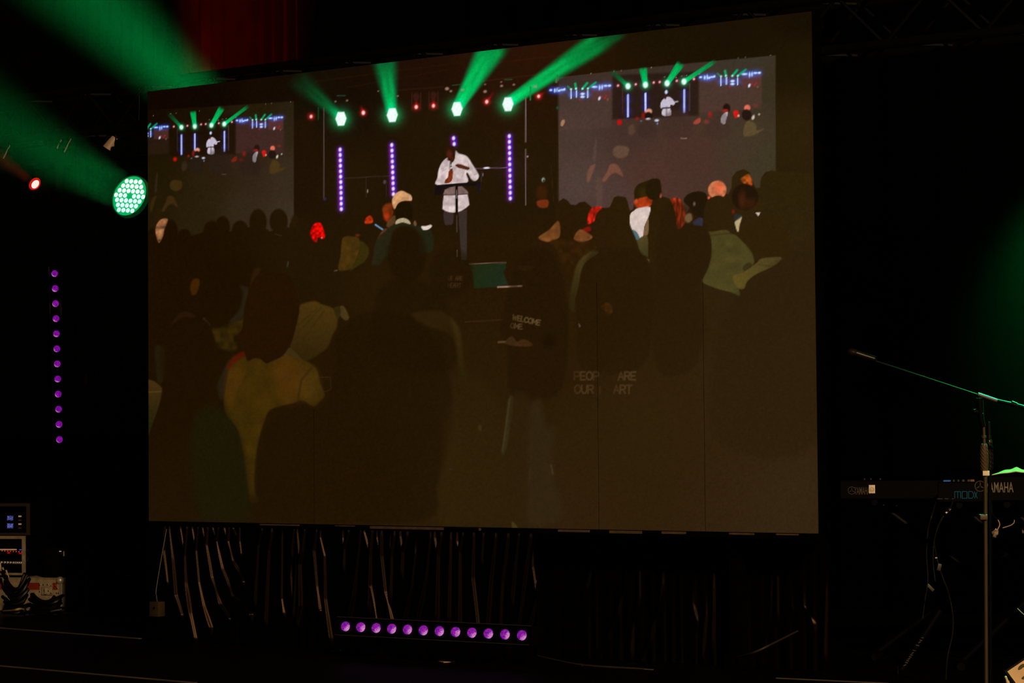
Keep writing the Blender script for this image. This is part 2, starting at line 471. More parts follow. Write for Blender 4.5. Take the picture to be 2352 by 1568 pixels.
def ultra(T, dx, dy):
    q = lambda x, y: (x + dx, y + dy)
    poly(T, [q(1690, 345), q(1845, 330), q(1845, 420), q(1690, 430)], (96, 52, 52), f=4, smooth=False, a=0.55)
    for x, y in [(1352, 347), (1380, 350), (1400, 347), (1415, 356), (1440, 345), (1464, 342), (1700, 321), (1725, 319), (1755, 326), (1775, 320), (1800, 312), (1832, 312)]:
        glow(T, q(x, y), 26, (10, 40, 170), 0.8)
    for x, y, rx, ry in [(1352, 347, 12, 8), (1385, 350, 7, 16), (1405, 345, 6, 18), (1420, 352, 12, 8), (1445, 345, 18, 7), (1464, 340, 8, 9), (1710, 321, 24, 8),
                         (1752, 326, 6, 20), (1772, 322, 6, 18), (1800, 312, 16, 8), (1832, 311, 13, 9)]:
        ell(T, q(x, y), rx, ry, (196, 226, 255), f=2)
    for x, ya, yb in [(1518, 350, 415), (1562, 350, 405), (1655, 352, 408)]:
        glow(T, q(x, (ya + yb) / 2), 26, (10, 40, 170), 0.9)
        line(T, [q(x, ya), q(x, yb)], 10, (190, 215, 255), f=1.5)
    for x, y in [(1612, 378), (1612, 402)]:
        glow(T, q(x, y), 22, (10, 40, 170), 0.7); ell(T, q(x, y), 17, 10, (200, 225, 255), f=2)
    for a_, b_, w in [((1518, 340), (1490, 315), 8), ((1558, 335), (1552, 295), 18), ((1612, 335), (1650, 290), 18), ((1655, 335), (1720, 285), 14)]:
        line(T, [q(*a_), q(*b_)], w, (10, 170, 110), f=3)
        ell(T, q(*a_), 8, 8, (170, 250, 255), f=2)
    ell(T, q(1750, 415), 9, 16, (210, 220, 250), f=2, rot=0.3)
    for x, y in [(1806, 395), (1770, 400), (1795, 412), (1590, 425)]:
        ell(T, q(x, y), 7, 7, (170, 30, 35), f=2)
    ell(T, q(1818, 425), 9, 10, (110, 90, 60), f=2)

def mini(T):
    right = T == '3'
    k = 1.0 if right else 0.62
    s = lambda *c: tuple(v * k for v in c)
    poly(T, [(630, 330), (1335, 300), (1335, 660), (630, 690)], (34, 20, 14) if right else (26, 13, 2), f=8, smooth=False, a=0.75)
    if right:
        poly(T, [(195, 440), (622, 405), (622, 760), (195, 780)], (78, 58, 52), f=6, smooth=False, a=0.5)
        poly(T, [(1342, 345), (1852, 300), (1852, 600), (1342, 640)], (84, 56, 50), f=6, smooth=False, a=0.55)
    else:
        poly(T, [(1342, 345), (1852, 300), (1852, 640), (1342, 650)], (64, 38, 34), f=6, smooth=False, a=0.9)
        poly(T, [(400, 440), (622, 425), (622, 660), (400, 680)], (40, 26, 14), f=6, smooth=False, a=0.8)
    ultra(T, 0, 0); ultra(T, -1227, 105)
    # beams, lamps, light bars
    beam(T, (757, 420), 34, (610, 285), 70, (0, 150, 75), (8, 70, 30), 1, 0.3)
    beam(T, (900, 410), 46, (878, 262), 80, (0, 190, 95), (0, 150, 70), 1, 1, 0.35)
    beam(T, (1077, 397), 46, (1195, 225), 84, (0, 200, 100), (0, 150, 70), 1, 1, 0.35)
    beam(T, (1215, 383), 44, (1480, 208), 44, (0, 200, 100), (0, 130, 60), 1, 0.8, 0.4)
    for x, y in [(757, 420), (900, 410), (1077, 397), (1215, 383)]:
        glow(T, (x, y), 34, (0, 190, 110), 0.9); ell(T, (x, y), 20, 25, (228, 255, 246), f=3)
    for x, y in [(675, 415), (820, 405), (967, 390), (1017, 386), (1157, 376), (1297, 362)]:
        glow(T, (x, y), 14, (200, 30, 60), 0.7); ell(T, (x, y), 8, 8, (250, 190, 205), f=2)
    for x, y in [(1055, 345), (1100, 350), (1150, 350), (1195, 335), (1235, 332), (1340, 322), (640, 298), (700, 292), (455, 317), (948, 266), (1720, 185), (1657, 192), (1925, 168)]:
        ell(T, (x, y), 4, 4, (150, 130, 120), f=1.5)
    for x, a_, b_ in [(757, 492, 668), (900, 480, 628), (1217, 452, 632)]:
        glow(T, (x, a_ + 40), 32, (20, 20, 150), 0.45); glow(T, (x, b_ - 40), 32, (20, 20, 150), 0.45)
        line(T, [(x, a_), (x, b_)], 34, (24, 28, 130), f=3, a=0.7)
        line(T, [(x, a_), (x, b_)], 15, (196, 204, 250), f=2)
    line(T, [(712, 440), (712, 640)], 6, (70, 55, 58), a=0.6); line(T, [(1260, 400), (1260, 620)], 7, (100, 82, 92), a=0.7)
    ell(T, (1070, 468), 12, 16, (190, 215, 255), f=2)
    poly(T, [(1022, 590), (1030, 545), (1060, 515), (1085, 505), (1115, 520), (1140, 555), (1130, 575), (1105, 572), (1100, 595), (1045, 605)], (196, 186, 205), f=2)
    ell(T, (1062, 508), 10, 18, (60, 24, 18), f=2)
    poly(T, [(1045, 604), (1098, 600), (1112, 650), (1090, 664), (1050, 662), (1034, 645)], (200, 190, 205), f=2)
    line(T, [(1040, 600), (1105, 596)], 10, (60, 40, 45)); line(T, [(1072, 590), (1072, 660)], 7, (90, 70, 75)); line(T, [(1140, 548), (1165, 545)], 9, (190, 190, 205))
    # small crowd
    ell(T, (688, 716), 20, 22, (190, 14, 10), f=4); ell(T, (832, 684), 12, 12, (150, 20, 12), f=3)
    ell(T, (890, 660), 22, 30, (130, 24, 14), f=5); ell(T, (928, 628), 26, 24, (220, 150, 120), f=3); ell(T, (925, 665), 32, 34, (30, 16, 12), f=3)
    ell(T, (922, 688), 20, 9, (190, 190, 200), f=2); ell(T, (865, 705), 8, 6, (90, 120, 150), f=2)
    ell(T, (992, 700), 18, 10, (190, 200, 225), f=2); ell(T, (998, 726), 6, 8, (110, 140, 190), f=2)
    poly(T, [(1290, 725), (1310, 695), (1345, 680), (1350, 712), (1320, 730)], s(160, 66, 52) if right else (120, 30, 14), f=3)
    ell(T, (1402, 712), 22, 18, (140, 56, 44) if right else (110, 26, 12), f=4); ell(T, (1430, 655), 17, 24, (190, 26, 22), f=4)
    ell(T, (1565, 600), 30, 38, (34, 18, 14), f=3); ell(T, (1553, 622), 24, 14, (170, 36, 22), f=3)
    poly(T, [(1520, 672), (1545, 640), (1575, 635), (1562, 690), (1550, 730), (1520, 718)], (212, 210, 222), f=2)
    poly(T, [(1620, 625), (1655, 620), (1665, 660), (1640, 680), (1625, 660)], (205, 26, 18), f=3); ell(T, (1662, 662), 8, 10, (215, 160, 150), f=2)
    ell(T, (1733, 598), 25, 26, (228, 110, 88), f=3); ell(T, (1728, 655), 40, 46, (34, 20, 14), f=3)
    ell(T, (1800, 575), 18, 12, (130, 46, 32), f=4, a=0.7)
    ell(T, (1782, 675), 11, 20, (196, 184, 165), f=2, rot=0.3); ell(T, (1830, 650), 8, 8, (180, 170, 160), f=2)
    poly(T, [(1720, 720), (1760, 705), (1805, 735), (1812, 780), (1870, 770), (1800, 815), (1720, 832), (1700, 800)], (92, 84, 54) if right else (74, 60, 26), f=5)
    poly(T, [(765, 750), (800, 735), (815, 770), (800, 815), (765, 815)], s(92, 66, 52), f=8, a=0.7)
    poly(T, [(850, 730), (900, 700), (950, 700), (985, 740), (985, 830), (850, 830)], s(58, 40, 34), f=8, a=0.6)
    for x0_, x1_ in ((1080, 1240), (1420, 1560)):
        poly(T, [(x0_, 640), (x1_, 635), (x1_ + 30, 830), (x0_ - 30, 830)], s(64, 42, 36), f=14, a=0.5)
    line(T, [(1190, 846), (1235, 848)], 8, s(130, 104, 96)); 
    poly(T, [(635, 940), (670, 908), (740, 912), (765, 935), (750, 990), (690, 1010), (640, 985)], (100, 74, 56) if right else (62, 44, 14), f=5, a=0.85)
    poly(T, [(420, 1190), (425, 1120), (455, 1070), (490, 1060), (470, 1120), (440, 1200)], (120, 76, 56) if right else (54, 42, 10), f=5, a=0.85)
    poly(T, [(545, 1190), (590, 1110), (610, 1060), (665, 1060), (705, 1120), (715, 1160), (660, 1130), (610, 1150), (570, 1200)], (122, 76, 58) if right else (60, 40, 14), f=5, a=0.85)
    poly(T, [(490, 1190), (545, 1190), (540, 1420), (505, 1420)], (90, 66, 56) if right else (40, 30, 8), f=10, a=0.7)
    poly(T, [(470, 1000), (490, 860), (500, 860), (490, 1020)], s(92, 72, 64), f=6, a=0.6)
mini('3'); mini('L')
poly('3', [(205, 735), (215, 700), (235, 695), (240, 715), (220, 748)], (165, 120, 84), f=3)
line('3', [(168, 380), (180, 350)], 14, (110, 150, 90), f=3); ell('3', (175, 372), 10, 20, (150, 70, 30), f=4, a=0.7); ell('3', (180, 597), 9, 12, (10, 90, 60), f=3)

# --- stage in the middle of the picture
for a_, b_, c in [((300, 345), (1500, 190), (46, 18, 6)), ((560, 395), (1380, 250), (44, 18, 6)), ((960, 418), (1350, 390), (60, 30, 16)),
                  ((1650, 345), (2352, 262), (70, 34, 16)), ((1700, 200), (2352, 130), (54, 24, 8))]:
    line('2', [a_, b_], 8, c, f=3, a=0.55)
beam('2', (500, 632), 90, (110, 285), 300, (4, 126, 62), (6, 50, 18), 0.95, 0.35, 0.8)
beam('2', (925, 600), 112, (860, 110), 300, (0, 200, 98), (0, 104, 48), 1.0, 0.75, 0.7)
beam('2', (1462, 560), 110, (1800, -20), 340, (0, 206, 100), (0, 140, 62), 1.0, 0.95, 0.55)
beam('P', (1167, 236), 32, (1405, 76), 76, (0, 206, 100), (0, 132, 54), 1.0, 0.85, 0.6)
beam('P', (1300, 140), 40, (1440, 72), 36, (0, 120, 52), (0, 96, 40), 0.4, 0.7, 0.8)
for x, y in [(510, 652), (930, 622), (1460, 572), (1877, 533)]:
    glow('2', (x, y), 78, (0, 220, 120), 0.75)
    h = [(x - 46, y), (x - 26, y - 56), (x + 26, y - 58), (x + 46, y - 4), (x + 26, y + 54), (x - 24, y + 57)]
    poly('2', h, (238, 255, 250), f=3, smooth=False)
for x, y, r, dx, dy in [(266, 633, 13, 0, -4), (693, 602, 17, -26, -70), (1126, 555, 15, 0, -80), (1267, 545, 14, 0, -80), (1703, 512, 15, 70, -95), (2128, 467, 13, 62, -44)]:
    if abs(dy) > 10: beam('2', (x, y), 30, (x + dx, y + dy), 44, (190, 16, 18), (70, 8, 4), 0.9, 0.3, 0.9)
    glow('2', (x, y), 26, (235, 20, 24), 0.9); ell('2', (x, y), r * 0.8, r, (255, 214, 214), f=3)
for x, y in [(1126, 500), (1267, 490)]:
    for sx in (-36, 36): line('2', [(x + sx, y - 60), (x + sx, y + 80)], 9, (70, 34, 28), a=0.6)
    ell('2', (x, y - 30), 26, 34, (66, 28, 22), f=4, a=0.6)
for x, y, r in [(465, 510, 7), (560, 502, 8), (975, 465, 7), (1378, 405, 16), (1410, 425, 10), (1505, 415, 11), (1690, 428, 14), (1690, 370, 6), (1825, 382, 11), (1822, 350, 6), (1925, 372, 9), (2100, 387, 13), (2290, 400, 6), (815, 425, 5)]:
    ell('2', (x, y), r, r * 0.8, (176, 140, 124), f=3, a=0.85)
line('2', [(325, 560), (325, 655)], 9, (6, 80, 42), a=0.8); line('2', [(2060, 390), (2060, 495)], 12, (20, 130, 66), a=0.9)
line('2', [(480, 463), (545, 461)], 8, (30, 80, 60), a=0.8); line('2', [(1420, 376), (1500, 372)], 7, (30, 80, 50), a=0.8); line('2', [(1850, 332), (1910, 328)], 7, (30, 110, 60), a=0.8)
line('2', [(2285, 330), (2272, 350)], 16, (60, 110, 60)); line('2', [(2284, 290), (2286, 1300)], 5, (60, 44, 34), a=0.5)
line('2', [(370, 560), (370, 1300)], 8, (84, 66, 62)); ell('2', (377, 1308), 12, 12, (44, 38, 70), f=3)
line('2', [(2022, 480), (2022, 840)], 9, (120, 98, 98)); line('2', [(2022, 900), (2022, 1355)], 9, (104, 84, 84)); ell('2', (2037, 960), 7, 7, (150, 130, 140))
line('2', [(540, 1138), (905, 1118)], 6, (58, 42, 32)); line('2', [(716, 1130), (716, 1290)], 5, (52, 36, 28)); ell('2', (728, 1243), 5, 14, (150, 130, 120))
ell('2', (868, 1168), 13, 16, (74, 60, 66)); line('2', [(880, 1190), (880, 1290)], 5, (46, 34, 34))
line('2', [(1590, 1060), (1870, 1050)], 7, (104, 76, 100)); ell('2', (1702, 1053), 26, 8, (214, 214, 226)); line('2', [(1662, 1080), (1652, 1230)], 5, (60, 44, 50)); ell('2', (1672, 1108), 5, 14, (120, 100, 110))
for xa, ya, xb, yb, n in [(503, 903, 513, 1390, 12), (926, 866, 940, 1268, 10), (1432, 810, 1437, 858, 2), (1888, 793, 1896, 1303, 12)]:
    line('2', [(xa - 12, ya), (xb - 12, yb)], 26, (120, 14, 110), f=4, a=0.5)
    line('2', [(xa + 12, ya), (xb + 12, yb)], 26, (44, 20, 170), f=4, a=0.6)
    for k in range(n):
        t = k / max(1, n - 1); x = xa + (xb - xa) * t; y = ya + (yb - ya) * t
        glow('2', (x, y), 26, (90, 20, 220), 0.7)
        ell('2', (x, y), 12, 16, (238, 226, 255), f=2.5)
glow('2', (1890, 1050), 110, (12, 4, 26), 0.6)
# the speaker and the lectern
SH = lambda u, v: np.array((222, 202, 200.0))[None] * (0.80 + 0.26 * vnoise(u, v, 9, 5))[:, None]
poly('4', [(1410, 415), (1490, 415), (1490, 520), (1450, 535), (1418, 525)], (56, 43, 40)); poly('4', [(1540, 415), (1617, 395), (1614, 850), (1566, 846)], (56, 44, 40), smooth=False)
poly('2', [(1446, 912), (1475, 935), (1540, 958), (1590, 1030), (1636, 1105), (1632, 1142), (1605, 1160), (1575, 1142), (1548, 1095), (1536, 1105), (1536, 1178), (1298, 1192), (1300, 1130), (1312, 1060), (1342, 1000), (1388, 968), (1412, 1010), (1438, 985)], SH, f=3)
line('2', [(1340, 1080), (1380, 1060)], 5, (170, 140, 140), a=0.6); line('2', [(1548, 1000), (1560, 1060)], 6, (160, 135, 135), a=0.6); line('2', [(1600, 1110), (1625, 1100)], 6, (150, 120, 120), a=0.6)
line('2', [(1440, 1110), (1470, 1160)], 6, (180, 150, 150), a=0.6); line('2', [(1520, 1080), (1500, 1130)], 6, (175, 150, 150), a=0.6)
poly('2', [(1366, 900), (1378, 878), (1420, 872), (1444, 890), (1446, 940), (1436, 985), (1410, 1004), (1384, 975), (1368, 940)], (42, 18, 7), f=3)
ell('2', (1398, 940), 22, 34, (88, 34, 14), f=5, a=0.8); ell('2', (1420, 975), 14, 16, (76, 26, 10), f=4, a=0.8); ell('2', (1392, 985), 10, 7, (30, 10, 4), f=3)
line('2', [(1409, 1005), (1409, 1058)], 17, (70, 60, 60)); ell('2', (1411, 1054), 8, 7, (230, 220, 214)); ell('2', (1411, 1030), 5, 8, (190, 180, 176))
poly('2', [(1418, 1058), (1428, 1090), (1422, 1140), (1410, 1165), (1380, 1180), (1360, 1178), (1364, 1152), (1386, 1128), (1392, 1085)], mottled((118, 44, 20), 0.3, 6))
poly('2', [(1446, 1030), (1480, 1021), (1530, 1038), (1562, 1052), (1548, 1070), (1500, 1058), (1470, 1052)], mottled((80, 34, 18), 0.3, 6))
poly('2', [(1345, 1277), (1360, 1232), (1420, 1202), (1500, 1202), (1545, 1243), (1556, 1268)], mottled((122, 96, 90), 0.15, 8), smooth=False)
poly('2', [(1282, 1196), (1440, 1180), (1658, 1168), (1656, 1196), (1440, 1204), (1350, 1222), (1336, 1270), (1274, 1275)], (20, 13, 13), smooth=False)
poly('2', [(1620, 1180), (1656, 1178), (1650, 1260), (1630, 1250)], (24, 18, 26), smooth=False)
poly('2', [(1352, 1277), (1546, 1267), (1554, 1310), (1561, 1355), (1535, 1380), (1500, 1402), (1465, 1415), (1430, 1418), (1395, 1415), (1365, 1405), (1341, 1389), (1344, 1330)], SH, smooth=False, f=3)
line('2', [(1395, 1290), (1390, 1400)], 6, (180, 150, 150), a=0.5); line('2', [(1345, 1276), (1556, 1266)], 7, (40, 26, 24), a=0.8)
line('2', [(1456, 1200), (1457, 1418)], 22, (18, 10, 5)); line('2', [(1458, 1235), (1458, 1300)], 6, (150, 134, 130), a=0.8)
line('4', [(1523, 425), (1527, 845)], 8, (34, 22, 12)); line('4', [(1527, 450), (1527, 600)], 4, (100, 86, 78), a=0.7); line('4', [(1528, 760), (1528, 820)], 5, (140, 120, 105), a=0.8)
# musician at the side of the stage
ell('5', (275, 235), 40, 58, (60, 28, 8), f=8, a=0.8); poly('5', [(240, 300), (320, 290), (318, 345), (255, 345)], (112, 44, 15), f=4); ell('5', (287, 140), 12, 16, (140, 160, 150), f=3); ell('5', (290, 146), 6, 9, (40, 36, 20), f=2)
line('5', [(345, 30), (362, 300)], 4, (60, 44, 24), a=0.6)

# --- audience, left and middle
def heads(T, L, col):
    for x, y, rx, ry in L: ell(T, (x, y), rx, ry, col, f=4)
heads('6', [(240, 205, 66, 110), (365, 240, 60, 60), (480, 290, 90, 60), (612, 205, 74, 100), (710, 160, 66, 96), (868, 210, 78, 106), (1030, 120, 78, 120), (1215, 110, 82, 112), (80, 300, 60, 130), (1400, 180, 90, 110), (1480, 330, 130, 90)], CROWD)
poly('6', [(20, 360), (100, 250), (200, 235), (420, 250), (560, 200), (800, 200), (960, 160), (1110, 180), (1140, 200), (1290, 160), (1330, 190), (1420, 100), (1560, 300), (1560, 700), (20, 700)], CROWD, f=4)
poly('6', [(105, 185), (128, 120), (168, 88), (215, 90), (208, 132), (186, 185), (176, 240), (140, 302), (118, 260)], mottled((128, 82, 50), 0.45, 6), f=4)
ell('6', (148, 205), 16, 20, (196, 144, 92), f=5, a=0.8)
ell('6', (1360, 110), 34, 50, (38, 22, 4), f=6); line('6', [(1185, 225), (1240, 240)], 10, (60, 36, 16), a=0.7)
poly('4', [(240, 527), (298, 518), (322, 565), (340, 640), (312, 662), (275, 645), (262, 690), (222, 660), (205, 600)], mottled((214, 8, 2), 0.45, 5, 3), f=4); ell('4', (310, 650), 6, 6, (200, 150, 140))
poly('4', [(700, 522), (705, 475), (738, 452), (765, 470), (766, 515)], mottled((180, 46, 10), 0.3, 5), f=3)
poly('4', [(855, 400), (880, 350), (945, 335), (955, 400), (930, 500), (890, 505)], mottled((104, 40, 10), 0.3, 8), f=6); ell('4', (895, 455), 26, 34, (186, 52, 14), f=8, a=0.8)
poly('4', [(890, 540), (925, 480), (968, 450), (970, 510), (930, 560)], (96, 64, 34), f=4, a=0.8)
poly('4', [(945, 300), (975, 250), (1028, 227), (1075, 246), (1115, 272), (1118, 315), (1060, 318), (1000, 352), (966, 392), (946, 350)], mottled((206, 150, 102), 0.12, 8), f=3); ell('4', (1108, 290), 9, 22, (196, 160, 140), f=3, rot=-0.3)
poly('4', [(775, 800), (795, 690), (850, 610), (940, 540), (1040, 512), (1170, 540), (1295, 590), (1312, 740), (1250, 790), (800, 900)], ramp((40, 38, 21), (30, 34, 15), (860, 520), (990, 560)), f=5)
line('4', [(820, 650), (850, 600), (900, 570)], 16, (60, 48, 26), f=4, a=0.6)
poly('4', [(972, 400), (1000, 340), (1060, 318), (1110, 350), (1128, 420), (1120, 480), (1090, 490), (1040, 474), (985, 490)], (27, 15, 1), f=3)
poly('4', [(975, 528), (985, 490), (1040, 472), (1090, 490), (1108, 528), (1040, 512)], (176, 160, 126), f=2.5)
poly('4', [(1135, 520), (1150, 495), (1165, 530), (1150, 545)], (110, 74, 48), f=3)
poly('4', [(1205, 548), (1245, 545), (1290, 533), (1300, 550), (1270, 575), (1225, 580)], (226, 206, 196), f=2.5)
line('4', [(792, 532), (858, 576)], 13, (104, 148, 190)); poly('4', [(830, 625), (870, 570), (895, 575), (860, 610)], (96, 52, 26), f=3, a=0.8); ell('4', (632, 628), 18, 12, (110, 40, 10), f=4, a=0.8)
poly('4', [(940, 620), (980, 560), (1070, 545), (1150, 570), (1190, 640), (1190, 800), (1310, 1000), (820, 1000), (860, 850), (940, 760)], CROWD, f=8)
poly('4', [(500, 650), (600, 640), (650, 670), (642, 780), (600, 890), (560, 935), (460, 940), (480, 800)], mottled((70, 53, 13), 0.12, 10), f=4)
poly('4', [(650, 680), (710, 710), (736, 780), (700, 860), (640, 900), (560, 950), (600, 890), (642, 780)], (56, 52, 10), f=5, a=0.85)
line('4', [(425, 948), (448, 944)], 10, (84, 66, 50)); line('4', [(0, 905), (8, 870)], 10, (70, 66, 60))
poly('4', [(1640, 890), (1970, 874), (1965, 925), (1942, 960), (1990, 1075), (1900, 1092), (1685, 1105), (1665, 960)], ramp((29, 38, 14), (27, 42, 26), (1085, 610), (1165, 655)), f=3, smooth=False)
line('4', [(1635, 885), (1970, 873)], 7, (112, 82, 70)); line('4', [(1895, 1093), (2112, 1085)], 15, (150, 112, 98)); ell('4', (2090, 1085), 18, 8, (196, 160, 150)); line('4', [(1600, 1407), (1940, 1388)], 9, (62, 46, 26), a=0.8)
poly('4', [(2060, 910), (2130, 900), (2220, 920), (2150, 950)], (52, 34, 8), f=6, a=0.6)
poly('4', [(95, 1300), (150, 1240), (250, 1222), (310, 1250), (400, 1280), (446, 1345), (446, 1450), (400, 1540), (340, 1660), (100, 1780), (20, 1600)], ramp((72, 57, 16), (40, 27, 5), (730, 690), (690, 850)), f=7)
for a_, b_ in [((300, 1280), (100, 1500)), ((330, 1310), (140, 1560)), ((260, 1290), (90, 1440))]:
    line('4', [a_, b_], 14, (50, 36, 4), f=4, a=0.55)
poly('4', [(470, 1275), (500, 1263), (530, 1300), (556, 1372), (520, 1392), (470, 1340)], (70, 60, 28), f=4); poly('4', [(420, 1285), (470, 1270), (480, 1330), (450, 1380)], (48, 40, 12), f=4)
poly('4', [(1122, 1345), (1160, 1322), (1350, 1304), (1440, 1340), (1520, 1420), (1560, 1520), (1590, 1800), (1620, 1900), (1560, 1900), (1520, 1640), (1450, 1510), (1300, 1460), (1180, 1410)], ramp((60, 48, 17), (42, 30, 6), (1000, 730), (1070, 860)), f=11)

# --- audience, lower left
poly('6', [(420, 690), (450, 630), (500, 635), (500, 690), (470, 765), (432, 765)], (66, 34, 2), f=6, a=0.85)
poly('6', [(870, 690), (940, 708), (946, 752), (915, 870), (890, 980), (800, 1050), (775, 1010), (860, 910), (890, 800), (892, 740)], (38, 33, 18), f=9)
poly('6', [(610, 1090), (700, 1070), (850, 1000), (905, 975), (890, 1100), (830, 1170), (835, 1260), (760, 1272), (660, 1220)], mottled((46, 32, 4), 0.25, 10), f=12)
poly('6', [(960, 660), (985, 560), (1020, 530), (1050, 540), (1010, 640), (965, 720)], (54, 32, 6), f=8, a=0.5)
ell('6', (1295, 500), 10, 24, (50, 42, 30), f=4, a=0.7)
poly('6', [(240, 1060), (300, 960), (380, 920), (460, 960), (440, 985), (360, 970), (290, 1020)], (44, 25, 10), f=6, a=0.6); line('6', [(540, 985), (590, 1040)], 16, (60, 40, 30), f=4, a=0.6)
poly('6', [(105, 1240), (170, 1235), (195, 1300), (205, 1500), (130, 1568), (110, 1400)], (36, 33, 12), f=8, a=0.8)
poly('7', [(10, 575), (130, 620), (105, 720), (60, 850), (10, 950)], ramp((66, 50, 18), (36, 36, 7), (350, 880), (345, 970)), f=4)
line('7', [(30, 640), (130, 635)], 10, (96, 82, 44), a=0.5); line('7', [(30, 690), (115, 680)], 8, (60, 44, 14), a=0.6)
poly('7', [(150, 330), (200, 180), (310, 140), (430, 180), (480, 330), (500, 520), (480, 640), (330, 720), (120, 1000), (60, 1000), (120, 640)], CROWD, f=6, a=0.9)
poly('7', [(350, 770), (480, 790), (600, 850), (660, 1000), (690, 1250), (640, 1340), (420, 1300), (330, 1000)], (27, 24, 4), f=20, a=0.85)
poly('7', [(490, 600), (520, 520), (565, 430), (580, 470), (550, 560), (540, 660), (510, 690)], (36, 31, 16), f=8)
poly('7', [(556, 480), (575, 430), (610, 395), (670, 366), (684, 392), (620, 440), (575, 490)], (74, 16, 2), f=6)
poly('7', [(930, 350), (985, 350), (1060, 430), (1000, 420), (940, 400)], (56, 48, 20), f=4)
poly('7', [(545, 610), (570, 490), (630, 430), (690, 395), (850, 400), (940, 395), (1080, 432), (1150, 482), (1175, 570), (1206, 660), (1170, 710), (1130, 736), (1060, 692), (1000, 712), (930, 728), (840, 762), (800, 850), (762, 980), (742, 1150), (740, 1280), (772, 1368), (712, 1372), (690, 1250), (668, 1080), (636, 920), (600, 850), (550, 790), (534, 700)], mottled((60, 46, 5), 0.10, 22), f=7)
ell('7', (600, 570), 50, 130, (78, 46, 8), f=20, a=0.5, rot=0.15); ell('7', (965, 550), 95, 150, (84, 48, 10), f=30, a=0.55, rot=-0.3); ell('7', (1100, 590), 75, 110, (78, 54, 14), f=24, a=0.5)
line('7', [(1120, 480), (1050, 560), (1030, 690)], 12, (44, 30, 4), f=5, a=0.7); line('7', [(700, 500), (640, 620), (600, 760)], 14, (52, 42, 6), f=6, a=0.5)
line('7', [(1150, 540), (1245, 540), (1250, 620), (1200, 640)], 5, (66, 52, 30), a=0.5)
poly('6', [(960, 700), (910, 880), (885, 1080), (815, 1150), (825, 1200), (880, 1215), (910, 1300), (935, 1368), (990, 1345), (1050, 1350), (1100, 1388), (1150, 1370), (1250, 1320), (1330, 1200), (1385, 1000), (1400, 880), (1360, 700), (1300, 600), (1150, 560), (1030, 590)], (33, 16, 1), f=4)
poly('7', [(860, 780), (1000, 720), (1060, 700), (1130, 740), (1220, 670), (1320, 600), (1700, 640), (1800, 1000), (1700, 1480), (800, 1500), (760, 1300), (770, 1000)], CROWD, f=10, a=0.5)

# --- audience, right
poly('5', [(405, 300), (440, 278), (475, 300), (492, 325), (530, 330), (560, 308), (600, 303), (640, 335), (655, 352), (700, 338), (735, 350), (780, 355), (802, 310), (818, 270), (850, 262), (905, 270), (922, 310), (936, 372), (960, 362), (975, 300), (968, 230), (990, 182), (1030, 160), (1068, 146), (1110, 130), (1160, 138), (1172, 190), (1176, 262), (1210, 275), (1250, 290), (1295, 275), (1335, 330), (1362, 395), (1385, 345), (1378, 312), (1345, 290), (1370, 248), (1400, 240), (1450, 225), (1500, 245), (1525, 268), (1545, 230), (1600, 200), (1650, 230), (1672, 250), (1700, 200), (1702, 120), (1740, 75), (1790, 60), (1835, 82), (1850, 140), (1880, 200), (1912, 200), (1920, 130), (1950, 85), (2000, 70), (2060, 80), (2340, 90), (2340, 1100), (380, 1100), (380, 330)], CROWD, f=2.5, smooth=False)
ell('5', (1592, 216), 69, 69, mottled((206, 118, 76), 0.22, 9), f=3); ell('5', (1605, 195), 34, 36, (226, 96, 56), f=12, a=0.7); ell('5', (1530, 275), 10, 12, (230, 90, 60), f=3)
poly('5', [(975, 300), (968, 230), (990, 182), (1040, 160), (1080, 200), (1090, 265), (1040, 290), (980, 285)], (40, 28, 4), f=3); ell('5', (1035, 240), 30, 34, (56, 40, 10), f=10, a=0.7)
poly('5', [(975, 290), (1090, 262), (1106, 295), (1080, 345), (1000, 352), (972, 325)], mottled((156, 50, 16), 0.25, 8), f=4); ell('5', (985, 300), 10, 16, (200, 80, 40), f=3, a=0.8)
poly('5', [(1060, 250), (1062, 170), (1110, 132), (1160, 140), (1170, 200), (1170, 270), (1100, 290)], (34, 22, 5), f=3); ell('5', (1168, 262), 7, 18, (170, 80, 60), f=3)
poly('5', [(938, 405), (970, 370), (1000, 352), (1088, 345), (1076, 420), (1046, 490), (1036, 575), (1016, 582), (985, 530), (940, 512)], mottled((216, 196, 186), 0.05, 10), f=2.5)
poly('5', [(1046, 500), (1075, 430), (1075, 540), (1045, 560)], (120, 104, 76), f=3); poly('5', [(945, 515), (985, 530), (1012, 582), (985, 592), (930, 572)], (74, 108, 112), f=3)
poly('5', [(960, 650), (985, 600), (1066, 560), (1072, 730), (1000, 690)], ramp((84, 80, 46), (58, 60, 30), (1460, 545), (1480, 590)), f=4)
RED = lambda u, v: np.array((156, 44, 14.0))[None] * (0.5 + 0.9 * vnoise(u, v * 0.25, 3, 9))[:, None]
poly('5', [(1240, 288), (1292, 276), (1332, 312), (1358, 430), (1332, 490), (1300, 512), (1276, 430), (1256, 340)], RED, f=4)
poly('5', [(625, 400), (650, 352), (700, 340), (728, 350), (690, 395), (670, 450), (622, 470)], mottled((180, 28, 14), 0.4, 5, 4), f=4); poly('5', [(580, 512), (630, 490), (642, 520), (600, 532)], (124, 18, 10), f=4)
ell('5', (1378, 426), 30, 36, (168, 132, 92), f=4, rot=0.3); line('5', [(1405, 400), (1412, 440), (1390, 460)], 10, (60, 40, 24), a=0.7)
poly('5', [(1412, 452), (1475, 420), (1478, 492), (1425, 482)], (58, 60, 102), f=4)
poly('5', [(1340, 300), (1370, 250), (1450, 226), (1515, 260), (1500, 420), (1420, 400), (1385, 350)], (32, 20, 6), f=3); ell('5', (1420, 320), 8, 14, (110, 90, 80), f=3); 
